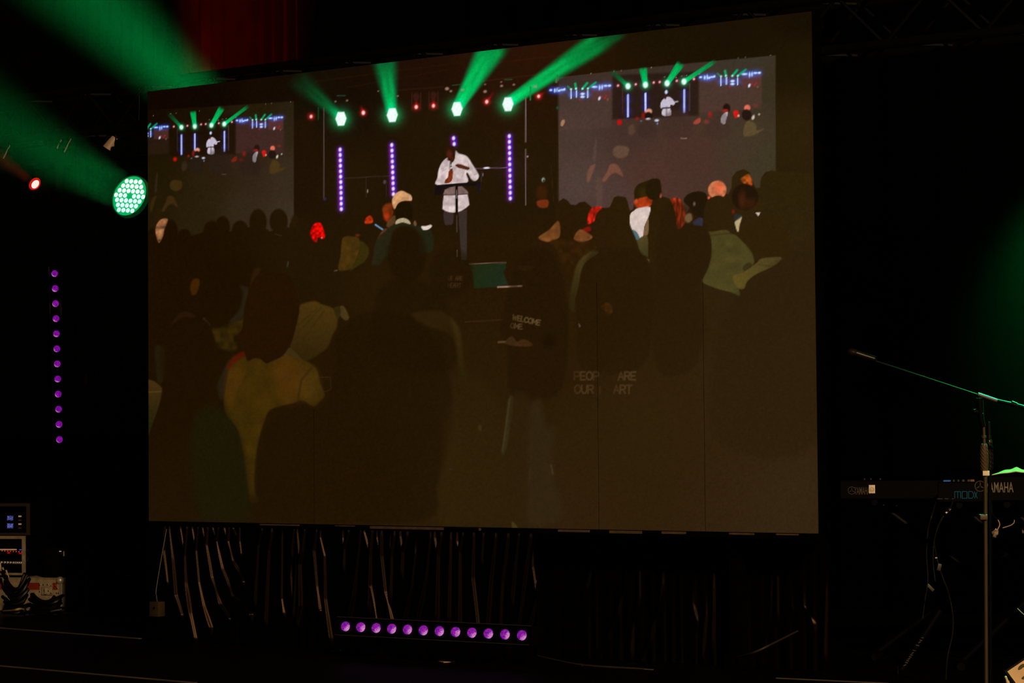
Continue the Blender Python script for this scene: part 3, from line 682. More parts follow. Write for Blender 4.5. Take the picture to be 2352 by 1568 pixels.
poly('5', [(1768, 135), (1800, 108), (1830, 98), (1850, 140), (1848, 180), (1800, 172)], mottled((156, 72, 20), 0.3, 6), f=4); ell('5', (1845, 175), 10, 14, (200, 70, 30), f=3)
ell('5', (1800, 270), 100, 100, (32, 18, 6), f=4); ell('5', (1780, 290), 24, 60, (78, 36, 14), f=10, a=0.7); ell('5', (1840, 320), 50, 40, (66, 30, 10), f=14, a=0.6); ell('5', (1712, 380), 10, 14, (120, 24, 18), f=4)
poly('5', [(1880, 386), (1915, 385), (1902, 414)], (206, 186, 168), f=2.5, smooth=False)
poly('5', [(1720, 462), (1776, 414), (1760, 480), (1748, 532)], (186, 164, 120), f=3); poly('5', [(1722, 400), (1780, 410), (1725, 450)], (40, 48, 52), f=4, a=0.7)
poly('5', [(250, 572), (330, 515), (400, 448), (412, 560), (350, 600), (300, 602)], mottled((116, 68, 31), 0.14, 10), f=4)
poly('5', [(515, 575), (560, 512), (622, 540), (655, 575), (580, 615), (540, 600)], mottled((116, 66, 32), 0.18, 8), f=4)
poly('5', [(340, 602), (420, 585), (560, 605), (660, 600), (690, 660), (560, 740), (500, 860), (430, 780), (380, 660)], mottled((46, 26, 4), 0.16, 9), f=8)
poly('5', [(485, 1110), (488, 1000), (510, 880), (540, 775), (590, 712), (660, 672), (705, 690), (620, 745), (575, 830), (556, 960), (542, 1115)], ramp((74, 68, 33), (45, 38, 11), (1350, 580), (1315, 700)), f=8)
poly('5', [(1518, 525), (1660, 514), (1760, 580), (1850, 680), (1866, 770), (1800, 830), (1712, 860), (1742, 930), (1764, 1008), (1700, 985), (1580, 952), (1480, 905), (1500, 850), (1546, 720), (1546, 590)], mottled((74, 74, 36), 0.10, 18, 6), f=3)
line('5', [(1525, 560), (1700, 540)], 8, (46, 42, 14), f=3, a=0.6); poly('5', [(1785, 790), (1830, 760), (1860, 790), (1800, 830)], (46, 42, 16), f=5, a=0.7)
poly('5', [(1708, 862), (1790, 832), (1885, 765), (1925, 728), (2066, 718), (2060, 752), (1990, 800), (1880, 850), (1815, 905), (1795, 955), (1745, 950)], ramp((92, 86, 36), (76, 72, 38), (1690, 640), (1790, 595)), f=3)
line('5', [(1900, 775), (2010, 790)], 8, (58, 54, 24), f=3, a=0.6)
poly('5', [(1760, 560), (1830, 470), (1960, 400), (2080, 420), (2150, 700), (2060, 715), (1925, 728), (1880, 760), (1850, 680)], (46, 34, 9), f=6, a=0.8)
# near dark figures over the right half
poly('5', [(670, 480), (690, 390), (760, 350), (880, 355), (925, 390), (940, 480), (985, 590), (1020, 690), (1095, 755), (1080, 1000), (560, 1150), (560, 900), (600, 770), (700, 690), (668, 600)], CROWD, f=3)
poly('5', [(1075, 690), (1080, 500), (1090, 400), (1120, 310), (1180, 272), (1240, 290), (1275, 380), (1290, 500), (1300, 512), (1400, 480), (1500, 500), (1545, 590), (1535, 760), (1490, 860), (1400, 920), (1100, 940)], CROWD, f=3)
poly('5', [(1490, 430), (1510, 310), (1560, 268), (1620, 260), (1680, 310), (1710, 420), (1740, 540), (1700, 545), (1655, 514), (1520, 525)], CROWD, f=3)
poly('5', [(1065, 728), (1083, 740), (1083, 760)], (104, 90, 60), f=2.5, smooth=False)
poly('5', [(720, 1092), (760, 1062), (800, 1085), (806, 1135), (780, 1142), (745, 1115)], mottled((78, 40, 10), 0.3, 6), f=5)
ell('5', (330, 1345), 46, 52, (20, 10, 0), f=14, a=0.85)
poly('5', [(90, 800), (150, 780), (220, 790), (150, 820)], (56, 38, 12), f=6, a=0.6); ell('5', (560, 1238), 6, 8, (110, 96, 80), f=2)
# dark figures standing against the dim hall, low in the picture
DK = (29, 15, 1)
LT = (45, 35, 9)
poly('9', [(560, 470), (620, 430), (690, 480), (700, 600), (690, 712), (560, 712), (585, 600)], LT, f=40, a=0.5)
poly('9', [(800, 480), (900, 500), (1000, 480), (1010, 712), (820, 715)], LT, f=60, a=0.25)
poly('9', [(225, 640), (240, 540), (300, 488), (350, 492), (375, 420), (380, 350), (440, 310), (540, 330), (590, 420), (600, 520), (570, 640), (540, 712), (225, 705)], DK, f=16, a=0.55)
ell('9', (512, 200), 38, 52, DK, f=10, a=0.7); poly('9', [(450, 300), (470, 255), (512, 245), (560, 260), (590, 300), (600, 420), (450, 400)], DK, f=14, a=0.5)
ell('9', (598, 235), 42, 48, DK, f=12, a=0.45)
poly('9', [(700, 300), (715, 240), (745, 190), (790, 200), (815, 270), (820, 380), (800, 470), (715, 470), (705, 380), (690, 340)], (31, 17, 2), f=14, a=0.6)
poly('9', [(845, 260), (860, 200), (900, 185), (960, 195), (985, 250), (985, 330), (960, 420), (850, 420), (838, 330)], (34, 20, 3), f=14, a=0.5)
poly('9', [(990, 250), (1000, 130), (1030, 100), (1085, 140), (1095, 210), (1075, 262), (1085, 330), (1060, 420), (990, 420)], (34, 21, 4), f=14, a=0.45)
poly('9', [(1140, 290), (1180, 250), (1240, 205), (1300, 190), (1300, 560), (1110, 560), (1105, 380)], (40, 26, 7), f=26, a=0.5)
ell('9', (90, 400), 55, 70, DK, f=16, a=0.5); poly('9', [(20, 600), (50, 470), (100, 430), (150, 470), (165, 520), (110, 700), (20, 705)], DK, f=24, a=0.45)
poly('9', [(105, 520), (140, 490), (185, 530), (210, 640), (208, 700), (120, 705), (95, 600)], (27, 26, 5), f=24, a=0.7)
# lettering on T-shirts in the picture
GLY = {'P': [[(0, 1), (0, 0), (.62, 0), (.8, .12), (.8, .42), (.62, .54), (0, .54)]], 'E': [[(.7, 0), (0, 0), (0, 1), (.7, 1)], [(0, .5), (.6, .5)]],
       'O': [[(.3, 0), (.62, 0), (.9, .3), (.9, .7), (.62, 1), (.3, 1), (0, .7), (0, .3), (.3, 0)]], 'A': [[(0, 1), (.42, 0), (.84, 1)], [(.18, .65), (.66, .65)]],
       'R': [[(0, 1), (0, 0), (.6, 0), (.78, .12), (.78, .4), (.6, .52), (0, .52)], [(.42, .52), (.8, 1)]], 'U': [[(0, 0), (0, .72), (.25, 1), (.55, 1), (.8, .72), (.8, 0)]],
       'T': [[(0, 0), (.8, 0)], [(.4, 0), (.4, 1)]], 'W': [[(0, 0), (.28, 1), (.55, .25), (.82, 1), (1.1, 0)]], 'L': [[(0, 0), (0, 1), (.6, 1)]],
       'C': [[(.85, .2), (.6, 0), (.3, 0), (0, .3), (0, .7), (.3, 1), (.6, 1), (.85, .8)]], 'M': [[(0, 1), (0, 0), (.45, .7), (.9, 0), (.9, 1)]],
       'H': [[(0, 0), (0, 1)], [(.78, 0), (.78, 1)], [(0, .5), (.78, .5)]], '.': [[(0, .95), (.05, 1)]]}
ADV = {'W': 1.35, 'M': 1.15, 'O': 1.12, 'C': 1.06, 'L': .82, 'E': .92, '.': .3}
def write(T, s, x, y, h, w, col, ang=0.0, a=1.0, sx=0.85, fades=None):
    cx = 0.0
    for k, ch in enumerate(s):
        if ch in GLY:
            for st in GLY[ch]:
                pts = []
                for gx, gy in st:
                    lx = cx + gx * h * sx; ly = gy * h
                    pts.append((x + lx * math.cos(ang) - ly * math.sin(ang), y + lx * math.sin(ang) + ly * math.cos(ang)))
                line(T, pts, w, col, f=1.6, a=a * (fades[k] if fades else 1))
        cx += ADV.get(ch, 1.02) * h * sx
write('8', 'PEOP', 794, 688, 42, 9, (74, 58, 34), 0.0, 0.95, 0.80, [.5, .9, 1, .7]); write('8', 'ARE', 1030, 688, 42, 9, (76, 60, 36), 0.0, 0.95, 0.80, [.7, 1, 1])
write('8', 'OUR', 796, 760, 42, 9, (72, 57, 33), 0.0, 0.95, 0.80, [.7, 1, .9]); write('8', 'ART', 1006, 760, 42, 9, (74, 58, 34), 0.0, 0.95, 0.80, [.6, 1, 1])
line('8', [(932, 765), (932, 805)], 7, (60, 45, 22), a=0.6)
write('4', 'LE ARE', 1452, 995, 36, 7, (66, 48, 24), 0.02, 0.9, 0.62, [.5, .9, 1, 1, 1, .9]); write('4', 'HEART', 1446, 1058, 36, 7, (64, 47, 24), 0.02, 0.9, 0.68, [.4, .9, 1, 1, .9])
write('4', 'WELCOME', 2034, 1342, 44, 11, (92, 78, 50), 0.21, 0.95, 0.80, [.7, .8, .9, 1, 1, 1, 1]); write('4', 'OME.', 2014, 1418, 42, 10, (82, 68, 42), 0.12, 0.95, 0.80, [.6, 1, 1, .8])
# legs and hands low in the picture
poly('8', [(440, 828), (470, 835), (455, 960), (425, 1110), (402, 1120), (420, 980)], (52, 47, 24), f=6); line('8', [(446, 835), (408, 1112)], 7, (70, 66, 40), f=3, a=0.6)
poly('8', [(552, 872), (612, 842), (640, 980), (690, 990), (676, 1110), (682, 1235), (724, 1460), (560, 1510), (530, 1340), (545, 1000)], (49, 41, 20), f=24, a=0.75)
line('8', [(668, 1190), (678, 1235)], 8, (78, 72, 48), f=3, a=0.6); line('8', [(545, 1300), (558, 1200)], 6, (60, 56, 34), f=3, a=0.5); ell('8', (286, 988), 8, 16, (66, 60, 34), f=4, a=0.7)
poly('8', [(455, 830), (555, 830), (548, 1000), (540, 1500), (470, 1520), (450, 1300)], (44, 33, 10), f=14, a=0.7); poly('8', [(460, 1490), (490, 1525), (460, 1528)], (72, 64, 22), f=3, a=0.8)
poly('8', [(110, 900), (170, 880), (190, 1200), (180, 1480), (90, 1500), (90, 1150)], (46, 35, 9), f=30, a=0.5)
line('8', [(386, 528), (425, 526)], 10, (92, 78, 56), a=0.9); poly('8', [(420, 530), (455, 495), (480, 520), (500, 545), (450, 545)], (62, 46, 24), f=4, a=0.8); poly('8', [(470, 545), (520, 512), (570, 540), (540, 552)], (66, 40, 16), f=4, a=0.8)
line('8', [(818, 430), (824, 442)], 6, (104, 88, 84), a=0.7)
# fine unevenness of the LED modules
C *= (0.95 + 0.10 * vnoise(U, V, 3.2, 21))[:, None]
C += ((vnoise(U, V, 5, 22) - 0.5) * 3.0)[:, None] * np.array([1.0, 0.8, 0.5])
C[:] = np.clip(C, 0, 255)
S = C / 255.0
LINC = np.where(S <= 0.04045, S / 12.92, ((S + 0.055) / 1.055) ** 2.4)

sm = bpy.data.materials.new('led_picture'); sm.use_nodes = True
nt = sm.node_tree; p = nt.nodes['Principled BSDF']
at = nt.nodes.new('ShaderNodeVertexColor'); at.layer_name = 'picture'
p.inputs['Base Color'].default_value = (0.002, 0.002, 0.002, 1)
p.inputs['Roughness'].default_value = 0.7; p.inputs['Specular IOR Level'].default_value = 0.05
nt.links.new(at.outputs['Color'], p.inputs['Emission Color']); p.inputs['Emission Strength'].default_value = 1.0
sm.cycles.emission_sampling = 'NONE'
MATS['led_picture'] = sm

wall = thing('led_video_wall', (0, 0, SCREEN_Z), 'large LED video wall showing a speaker in a white shirt and his audience', 'video wall')
quad = np.arange(GX * GY)
qi, qj = quad % GX, quad // GX
v00 = qj * (GX + 1) + qi
faces = np.stack([v00, v00 + 1, v00 + GX + 2, v00 + GX + 1], 1)
ofs = 0
for i, j, P in panels:
    n = len(P)
    # front grid carries the picture; the cabinet behind it is a closed dark box
    x0, x1 = P[:, 0].min(), P[:, 0].max(); z0, z1 = P[:, 2].min(), P[:, 2].max()
    e = 0.0
    extra = np.array([[x0, 0, z0], [x1, 0, z0], [x1, 0, z1], [x0, 0, z1], [x0, 0.075, z0], [x1, 0.075, z0], [x1, 0.075, z1], [x0, 0.075, z1]])
    vv = np.concatenate([P, extra]); vv[:, 2] -= SCREEN_Z
    k = n
    bf = np.array([[k, k + 4, k + 5, k + 1], [k + 1, k + 5, k + 6, k + 2], [k + 2, k + 6, k + 7, k + 3], [k + 3, k + 7, k + 4, k], [k + 5, k + 4, k + 7, k + 6]])
    ff = np.concatenate([faces, bf])
    me = bpy.data.meshes.new('led_panel')
    me.vertices.add(len(vv)); me.vertices.foreach_set('co', vv.ravel())
    me.loops.add(ff.size); me.loops.foreach_set('vertex_index', ff.ravel().astype(np.int32))
    me.polygons.add(len(ff)); me.polygons.foreach_set('loop_start', np.arange(0, ff.size, 4, dtype=np.int32))
    mi = np.zeros(len(ff), np.int32); mi[-5:] = 1
    me.materials.append(sm); me.materials.append(MATS['black_metal'])
    me.polygons.foreach_set('material_index', mi)
    ca = me.color_attributes.new('picture', 'FLOAT_COLOR', 'POINT')
    cc = np.ones((len(vv), 4)); cc[:, :3] = 0; cc[:n, :3] = LINC[ofs:ofs + n]
    ca.data.foreach_set('color', cc.ravel())
    me.update(calc_edges=True)
    o = bpy.data.objects.new('led_panel', me); COL.objects.link(o); o.parent = wall
    ofs += n
b = B()
for xx in (-1.3, 0.0, 1.3):
    bm_box(b, (xx, 0.16, 0.95), (0.05, 0.05, 2.0)); bm_box(b, (xx, 0.16, -0.26), (0.05, 0.05, 0.5)); bm_box(b, (xx, 0.45, -0.52), (0.06, 0.7, 0.06))
    bm_tube(b, [(xx, 0.16, 0.8), (xx, 0.75, -0.5)], 0.02, 8)
for zz in (0.02, 1.0, 1.97): bm_box(b, (0, 0.11, zz), (3.46, 0.05, 0.04))
obj('support_frame', b, 'black_metal', wall)
box('base_beam', (0, 0.03, -0.012), (3.5, 0.05, 0.022), 'black_metal', wall)
for xa, xb, w in [(597, 685, 3), (770, 812, 2), (850, 1102, 6), (1020, 1100, 6), (1282, 1352, 5), (1400, 1472, 6), (1520, 1573, 5), (1675, 1730, 4), (1783, 1832, 3)]:  # separate tan segments along the bottom edge of the wall
    ya = 1196 + (xa - 341) * 0.0188
    A = on_y(xa, ya + 2 + w * 0.5, -0.004); Bq = on_y(xb, 1196 + (xb - 341) * 0.0188 + 2 + w * 0.5, -0.004)
    t = w * 0.0018
    box('rail_segment', ((A.x + Bq.x) / 2, 0.0, (A.z + Bq.z) / 2 - SCREEN_Z), (Bq.x - A.x, 0.012, t), mat('rail_tan', (0.085, 0.058, 0.030), 0.8, noise=0.3, spec=0.1), wall,
        rot=Matrix.Rotation(-math.atan2(Bq.z - A.z, Bq.x - A.x), 3, 'Y'))

# ------------------------------------------------------------------ skirts under the wall
def skirt(name, T0, s, ridges, x0, x1, yplane, zt, label, seed, k_amp, wsc=1.0, hemf=None):
    nx = int((x1 - x0) / 0.0027); nz = 120
    xs = np.linspace(x0, x1, nx); zs = np.linspace(0.002, zt, nz)
    X, Z = np.meshgrid(xs, zs)
    D = np.zeros_like(X)
    for rd in ridges:
        pts = [on_y(T0[0] + px / s, T0[1] + py / s, yplane) for px, py in rd]
        pz = np.array([q.z for q in pts])[::-1]; pxs = np.array([q.x for q in pts])[::-1]
        zc = np.clip(Z, pz.min(), pz.max())
        rx = np.interp(zc, pz, pxs)
        fade = np.clip(1 - (pz.min() - Z) / 0.05, 0, 1) * np.clip(1 - (Z - pz.max()) / 0.10, 0, 1)
        hgt = np.clip((pz.max() - Z) / 0.5, 0, 1)
        w = (0.0055 + 0.0045 * hgt) * wsc
        d = (X - rx) / w
        # lopsided fold: soft on the left, steep on the lit right flank
        D = np.maximum(D, np.exp(-np.where(d < 0, d / 1.6, d) ** 2) * fade * (0.010 + 0.009 * hgt) * k_amp)
    rnd = np.random.RandomState(seed)
    ph = np.interp(xs, np.linspace(x0, x1, 50), np.cumsum(rnd.uniform(.4, 1.6, 50)) * 3.0)
    broad = 0.004 * np.sin(ph)[None, :] * (0.4 + 0.6 * (1 - Z / zt))
    Y = yplane - D + broad
    me = bpy.data.meshes.new(name)
    V3 = np.stack([X.ravel(), Y.ravel(), Z.ravel()], 1)
    ii = np.arange((nx - 1) * (nz - 1)); a = ii % (nx - 1) + (ii // (nx - 1)) * nx
    me.from_pydata(V3.tolist(), [], np.stack([a, a + 1, a + nx + 1, a + nx], 1).tolist())
    me.polygons.foreach_set('use_smooth', [True] * len(me.polygons))
    me.materials.append(MATS['skirt_velour'])
    o = bpy.data.objects.new(name, me); COL.objects.link(o)
    return tag(o, label, 'curtain')
RL = [[(118, 115), (112, 250), (135, 430)], [(145, 130), (165, 300), (180, 500), (215, 610)], [(205, 130), (232, 280), (238, 430), (260, 600), (290, 740)], [(243, 130), (232, 280)],
      [(270, 130), (292, 250), (310, 430), (340, 560), (375, 680)], [(303, 130), (292, 250)], [(330, 130), (352, 220), (380, 400), (430, 550), (480, 630)], [(357, 130), (352, 220)],
      [(385, 130), (408, 200), (440, 350), (500, 510), (600, 605)], [(418, 130), (408, 200)], [(450, 130), (470, 200), (500, 310), (560, 425)], [(475, 130), (470, 200)],
      [(500, 130), (535, 200), (545, 270)], [(535, 130), (535, 200)], [(660, 140), (640, 220), (620, 530)], [(715, 150), (700, 250), (685, 640)], [(772, 180), (770, 520), (785, 600)],
      [(838, 140), (825, 260)], [(857, 150), (870, 280), (875, 560), (860, 640)], [(897, 140), (885, 260), (870, 330)], [(820, 400), (835, 600)], [(850, 350), (835, 600)],
      [(963, 150), (948, 250), (965, 450), (985, 580)], [(985, 180), (1010, 280), (1015, 520), (1045, 740)], [(965, 450), (985, 580), (1020, 640)], [(1110, 180), (1120, 240), (1117, 340)],
      [(1143, 150), (1120, 240)], [(1210, 150), (1195, 280), (1170, 500), (1145, 640)], [(1230, 150), (1260, 260)], [(1272, 150), (1262, 280), (1258, 560)], [(1262, 440), (1300, 640)],
      [(1300, 180), (1325, 280), (1345, 480), (1390, 645)], [(1325, 170), (1325, 280)], [(1375, 220), (1383, 280), (1378, 500)], [(1398, 170), (1383, 280)], [(1430, 170), (1443, 260), (1440, 370)],
      [(1468, 170), (1443, 260)], [(1515, 270), (1490, 470), (1450, 650)], [(1598, 180), (1570, 420), (1525, 655)], [(1622, 180), (1640, 280), (1635, 620)], [(1657, 170), (1640, 280)],
      [(1712, 190), (1703, 620)], [(1745, 200), (1760, 260), (1760, 660)], [(1777, 170), (1760, 260)], [(1838, 170), (1832, 400), (1862, 670)], [(1893, 170), (1885, 300)],
      [(1960, 180), (1935, 420), (1918, 670)], [(2030, 180), (2000, 430), (1988, 670)], [(2090, 170), (2070, 320), (2052, 510)], [(2155, 180), (2120, 450), (2090, 670)], [(2165, 340), (2190, 500), (2150, 680)]]
xl = on_y(343, 1300, -0.02).x; xm = on_y(1232, 1300, -0.02).x; xr = on_y(1905, 1300, 0.24).x
skirt('stage_skirt', (330, 1160), 2.4247, RL, xl, xm, -0.02, SCREEN_Z - 0.022, 'black satin skirt with many sharp brown-lit folds under the video wall', 4, 1.0)
RR = [[(470, 360), (450, 500), (390, 680)], [(700, 350), (690, 560), (610, 830), (520, 1010)], [(625, 390), (620, 480)], [(790, 450), (790, 620), (745, 820), (735, 980)],
      [(945, 530), (920, 680), (870, 880), (810, 1050)], [(1150, 660), (1180, 780)], [(1290, 560), (1290, 720), (1270, 1000)], [(1240, 740), (1215, 1000)], [(1410, 430), (1415, 700), (1400, 1000)],
      [(1470, 480), (1465, 700)], [(1680, 560), (1670, 760), (1640, 930)], [(1720, 500), (1720, 720)], [(1820, 680), (1840, 780), (1770, 830)], [(1900, 680), (1970, 800)], [(2050, 600), (2040, 1000)]]
skirt('stage_skirt', (1200, 1160), 2.94, RR, on_y(1215, 1300, 0.24).x, xr, 0.24, SCREEN_Z - 0.03, 'black skirt with dim shadowed folds set back under the video wall', 9, 0.55, 1.2)

# ------------------------------------------------------------------ floor trims
def strip(pxa, pxb, w, mt, label, h=0.004):
    A = on_z(*pxa, 0.0); Bq = on_z(*pxb, 0.0)
    d = Bq - A; L = d.length
    b = B(); bm_box(b, (0, 0, 0), (L, w, h), bevel=0.001)
    o = obj('floor_edge_strip', b, mt)
    o.matrix_world = Matrix.Translation((A + Bq) / 2 + Vector((0, 0, h / 2))) @ Matrix.Rotation(math.atan2(d.y, d.x), 4, 'Z')
    tag(o, label, 'trim')
strip((-20, 1441), (322, 1467), 0.020, 'floor_trim_metal', 'thin metal edge strip on the floor in front of the flight case')
strip((-20, 1528), (450, 1569), 0.016, 'floor_trim_metal', 'thin metal edge strip on open floor before the folded black skirt')
strip((1338, 1529), (1500, 1538.5), 0.010, 'floor_trim_metal', 'short metal edge strip on the floor right beside the purple light bar')
strip((1783, 1558), (2040, 1570), 0.010, 'floor_trim_metal', 'metal edge strip on the floor near the keyboard stand cables')

# ------------------------------------------------------------------ light bars with twelve lenses
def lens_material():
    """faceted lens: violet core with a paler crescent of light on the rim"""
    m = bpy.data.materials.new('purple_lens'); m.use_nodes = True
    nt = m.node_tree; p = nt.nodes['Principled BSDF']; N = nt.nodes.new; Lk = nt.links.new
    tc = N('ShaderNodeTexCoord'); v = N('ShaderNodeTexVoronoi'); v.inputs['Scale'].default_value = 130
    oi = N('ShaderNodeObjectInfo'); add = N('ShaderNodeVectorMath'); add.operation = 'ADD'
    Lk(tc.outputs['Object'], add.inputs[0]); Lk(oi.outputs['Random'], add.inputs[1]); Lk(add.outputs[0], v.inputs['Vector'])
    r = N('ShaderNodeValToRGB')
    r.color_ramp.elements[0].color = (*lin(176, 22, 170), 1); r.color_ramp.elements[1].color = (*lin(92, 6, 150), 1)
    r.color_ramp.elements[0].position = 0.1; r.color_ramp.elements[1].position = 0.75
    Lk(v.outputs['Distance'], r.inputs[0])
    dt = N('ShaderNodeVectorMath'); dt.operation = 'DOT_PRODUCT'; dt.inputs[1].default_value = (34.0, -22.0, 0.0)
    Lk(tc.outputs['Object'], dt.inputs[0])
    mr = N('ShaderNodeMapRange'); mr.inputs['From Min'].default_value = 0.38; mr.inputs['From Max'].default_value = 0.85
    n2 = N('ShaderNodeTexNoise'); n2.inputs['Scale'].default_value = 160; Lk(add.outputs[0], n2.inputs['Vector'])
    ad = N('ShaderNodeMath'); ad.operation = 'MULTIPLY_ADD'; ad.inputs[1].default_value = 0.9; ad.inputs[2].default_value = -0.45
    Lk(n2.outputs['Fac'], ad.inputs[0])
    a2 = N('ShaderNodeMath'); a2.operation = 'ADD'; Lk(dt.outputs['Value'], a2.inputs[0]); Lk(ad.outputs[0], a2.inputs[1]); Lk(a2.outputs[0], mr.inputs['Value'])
    mx = N('ShaderNodeMix'); mx.data_type = 'RGBA'; Lk(mr.outputs[0], mx.inputs[0]); Lk(r.outputs[0], mx.inputs[6]); mx.inputs[7].default_value = (*lin(226, 140, 214), 1)  # pink-white rim highlight painted into the emission colour
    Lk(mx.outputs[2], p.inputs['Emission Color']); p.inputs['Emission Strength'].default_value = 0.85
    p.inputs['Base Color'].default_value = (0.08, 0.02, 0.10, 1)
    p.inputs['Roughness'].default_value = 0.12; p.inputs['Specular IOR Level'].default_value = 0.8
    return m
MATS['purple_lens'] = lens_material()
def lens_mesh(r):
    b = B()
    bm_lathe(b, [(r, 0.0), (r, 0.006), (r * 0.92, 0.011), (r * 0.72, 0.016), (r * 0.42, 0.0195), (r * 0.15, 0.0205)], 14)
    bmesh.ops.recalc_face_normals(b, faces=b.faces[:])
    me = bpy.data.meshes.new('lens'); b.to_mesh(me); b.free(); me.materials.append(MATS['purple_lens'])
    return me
def light_bar(p0, p1, face, label, rl, half_h, depth, edge_dim):
    """bar from first lens centre to last lens centre; face = direction the lenses look"""
    d = (p1 - p0); L = d.length; x = d.normalized(); z = (face - x * face.dot(x)).normalized(); y = z.cross(x)
    M = Matrix((x, y, z)).transposed().to_4x4(); M.translation = p0
    t = thing('light_bar', p0, label, 'light', 'twelve-lens light bars')
    t.matrix_world = M
    box('housing', (L / 2, 0, -depth / 2 - 0.001), (L + 0.09, half_h * 2, depth), 'black_metal', t, bevel=0.004)
    for s in (-1, 1):
        box('edge_rail', (L / 2, s * half_h, 0.006), (L + 0.09, 0.003, 0.014), edge_dim, t)
        box('end_cap', (L / 2 + s * (L / 2 + 0.05), 0, -depth / 2 + 0.004), (0.012, half_h * 2.05, depth + 0.012), 'black_plastic', t, bevel=0.002)
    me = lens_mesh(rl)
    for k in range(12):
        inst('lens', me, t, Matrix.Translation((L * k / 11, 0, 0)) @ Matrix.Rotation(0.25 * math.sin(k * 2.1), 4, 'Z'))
    return t, L, M
hb0, hb1 = on_y(795, 1440, -0.30), on_y(1200, 1457, -0.30)
hb0.z = hb1.z = (hb0.z + hb1.z) / 2
mat('bar_edge', (0.03, 0.024, 0.018), 0.5, 0.2)
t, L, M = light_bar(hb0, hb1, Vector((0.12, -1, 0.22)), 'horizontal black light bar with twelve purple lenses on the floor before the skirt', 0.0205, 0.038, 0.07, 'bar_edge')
Mi = M.inverted()
for f in (0.16, 0.84):
    q = hb0.lerp(hb1, f)
    b = B(); bm_box(b, (q.x, q.y + 0.04, 0.012), (0.03, 0.16, 0.022)); bm_box(b, (q.x, q.y + 0.05, q.z / 2), (0.02, 0.03, q.z))
    fo = obj('foot', b, 'black_metal', t); fo.matrix_local = Mi
vb0, vb1 = on_y(126, 628, 2.35), on_y(137, 1009, 2.35)
facev = TOCAM(vb0)
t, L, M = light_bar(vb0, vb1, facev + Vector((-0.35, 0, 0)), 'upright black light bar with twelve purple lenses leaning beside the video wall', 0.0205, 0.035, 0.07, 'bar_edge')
Mi = M.inverted()
dn = (vb1 - vb0).normalized(); foot = vb1 + dn * ((vb1.z - 0.02) / -dn.z)
b = B(); back = facev * -0.05
bm_tube(b, [vb0 + back, foot + back * 0.6], 0.016, 10); bm_box(b, (foot.x, foot.y + 0.03, 0.012), (0.22, 0.22, 0.022))
po = obj('stand', b, 'black_metal', t); po.matrix_local = Mi

# ------------------------------------------------------------------ truss and fixtures
TY = 1.0
zt = on_y(310, 193, TY).z; zb = on_y(310, 291, TY).z
tr = thing('lighting_truss', (0, TY, zb), 'dark box truss running behind the top of the video wall', 'truss')
dz = zt - zb
x0t, x1t = -7.0, 4.9
for yy in (0.0, dz):
    for zz in (0.0, dz):
        tube('chord', [(x0t, yy, zz), (x1t, yy, zz)], 0.022, 'truss_metal', tr, 10)
step = dz
nb = int((x1t - x0t) / step)
bb = []
b = B(); bm_tube(b, [(0, 0, 0), (step, 0, dz)], 0.009, 6)
brace_front = obj('brace', b, 'truss_metal', tr, smooth=True, M=Matrix.Translation((x0t, 0, 0)))
b = B(); bm_tube(b, [(0, 0, 0), (step, dz, 0)], 0.009, 6)
brace_low = obj('brace', b, 'truss_metal', tr, smooth=True, M=Matrix.Translation((x0t, 0, 0)))
for k in range(nb):
    fl = (k % 2 == 1)
    S_ = Matrix.Translation((x0t + k * step + (step if fl else 0), 0, 0)) @ Matrix.Diagonal((-1 if fl else 1, 1, 1, 1))
    S2 = Matrix.Translation((x0t + k * step + (step if fl else 0), dz, 0)) @ Matrix.Diagonal((-1 if fl else 1, 1, 1, 1))
    S3 = Matrix.Translation((x0t + k * step + (step if fl else 0), 0, dz)) @ Matrix.Diagonal((-1 if fl else 1, 1, 1, 1))
    if k == 0:
        brace_front.matrix_local = S_; brace_low.matrix_local = S_
    else:
        inst('brace', brace_front.data, tr, S_); inst('brace', brace_low.data, tr, S_)
    inst('brace', brace_front.data, tr, S2); inst('brace', brace_low.data, tr, S3)
for x in (-5.6, 4.6):     # two hoists carry the truss
    b = B(); bm_box(b, (0, 0, 0.06), (0.12, dz + 0.06, 0.03), bevel=0.004); bm_tube(b, [(0, 0, 0.06), (0, 0, 3.2)], 0.008, 6)
    obj('hoist_chain', b, 'black_metal', tr, M=Matrix.Translation((x, dz / 2, dz)))

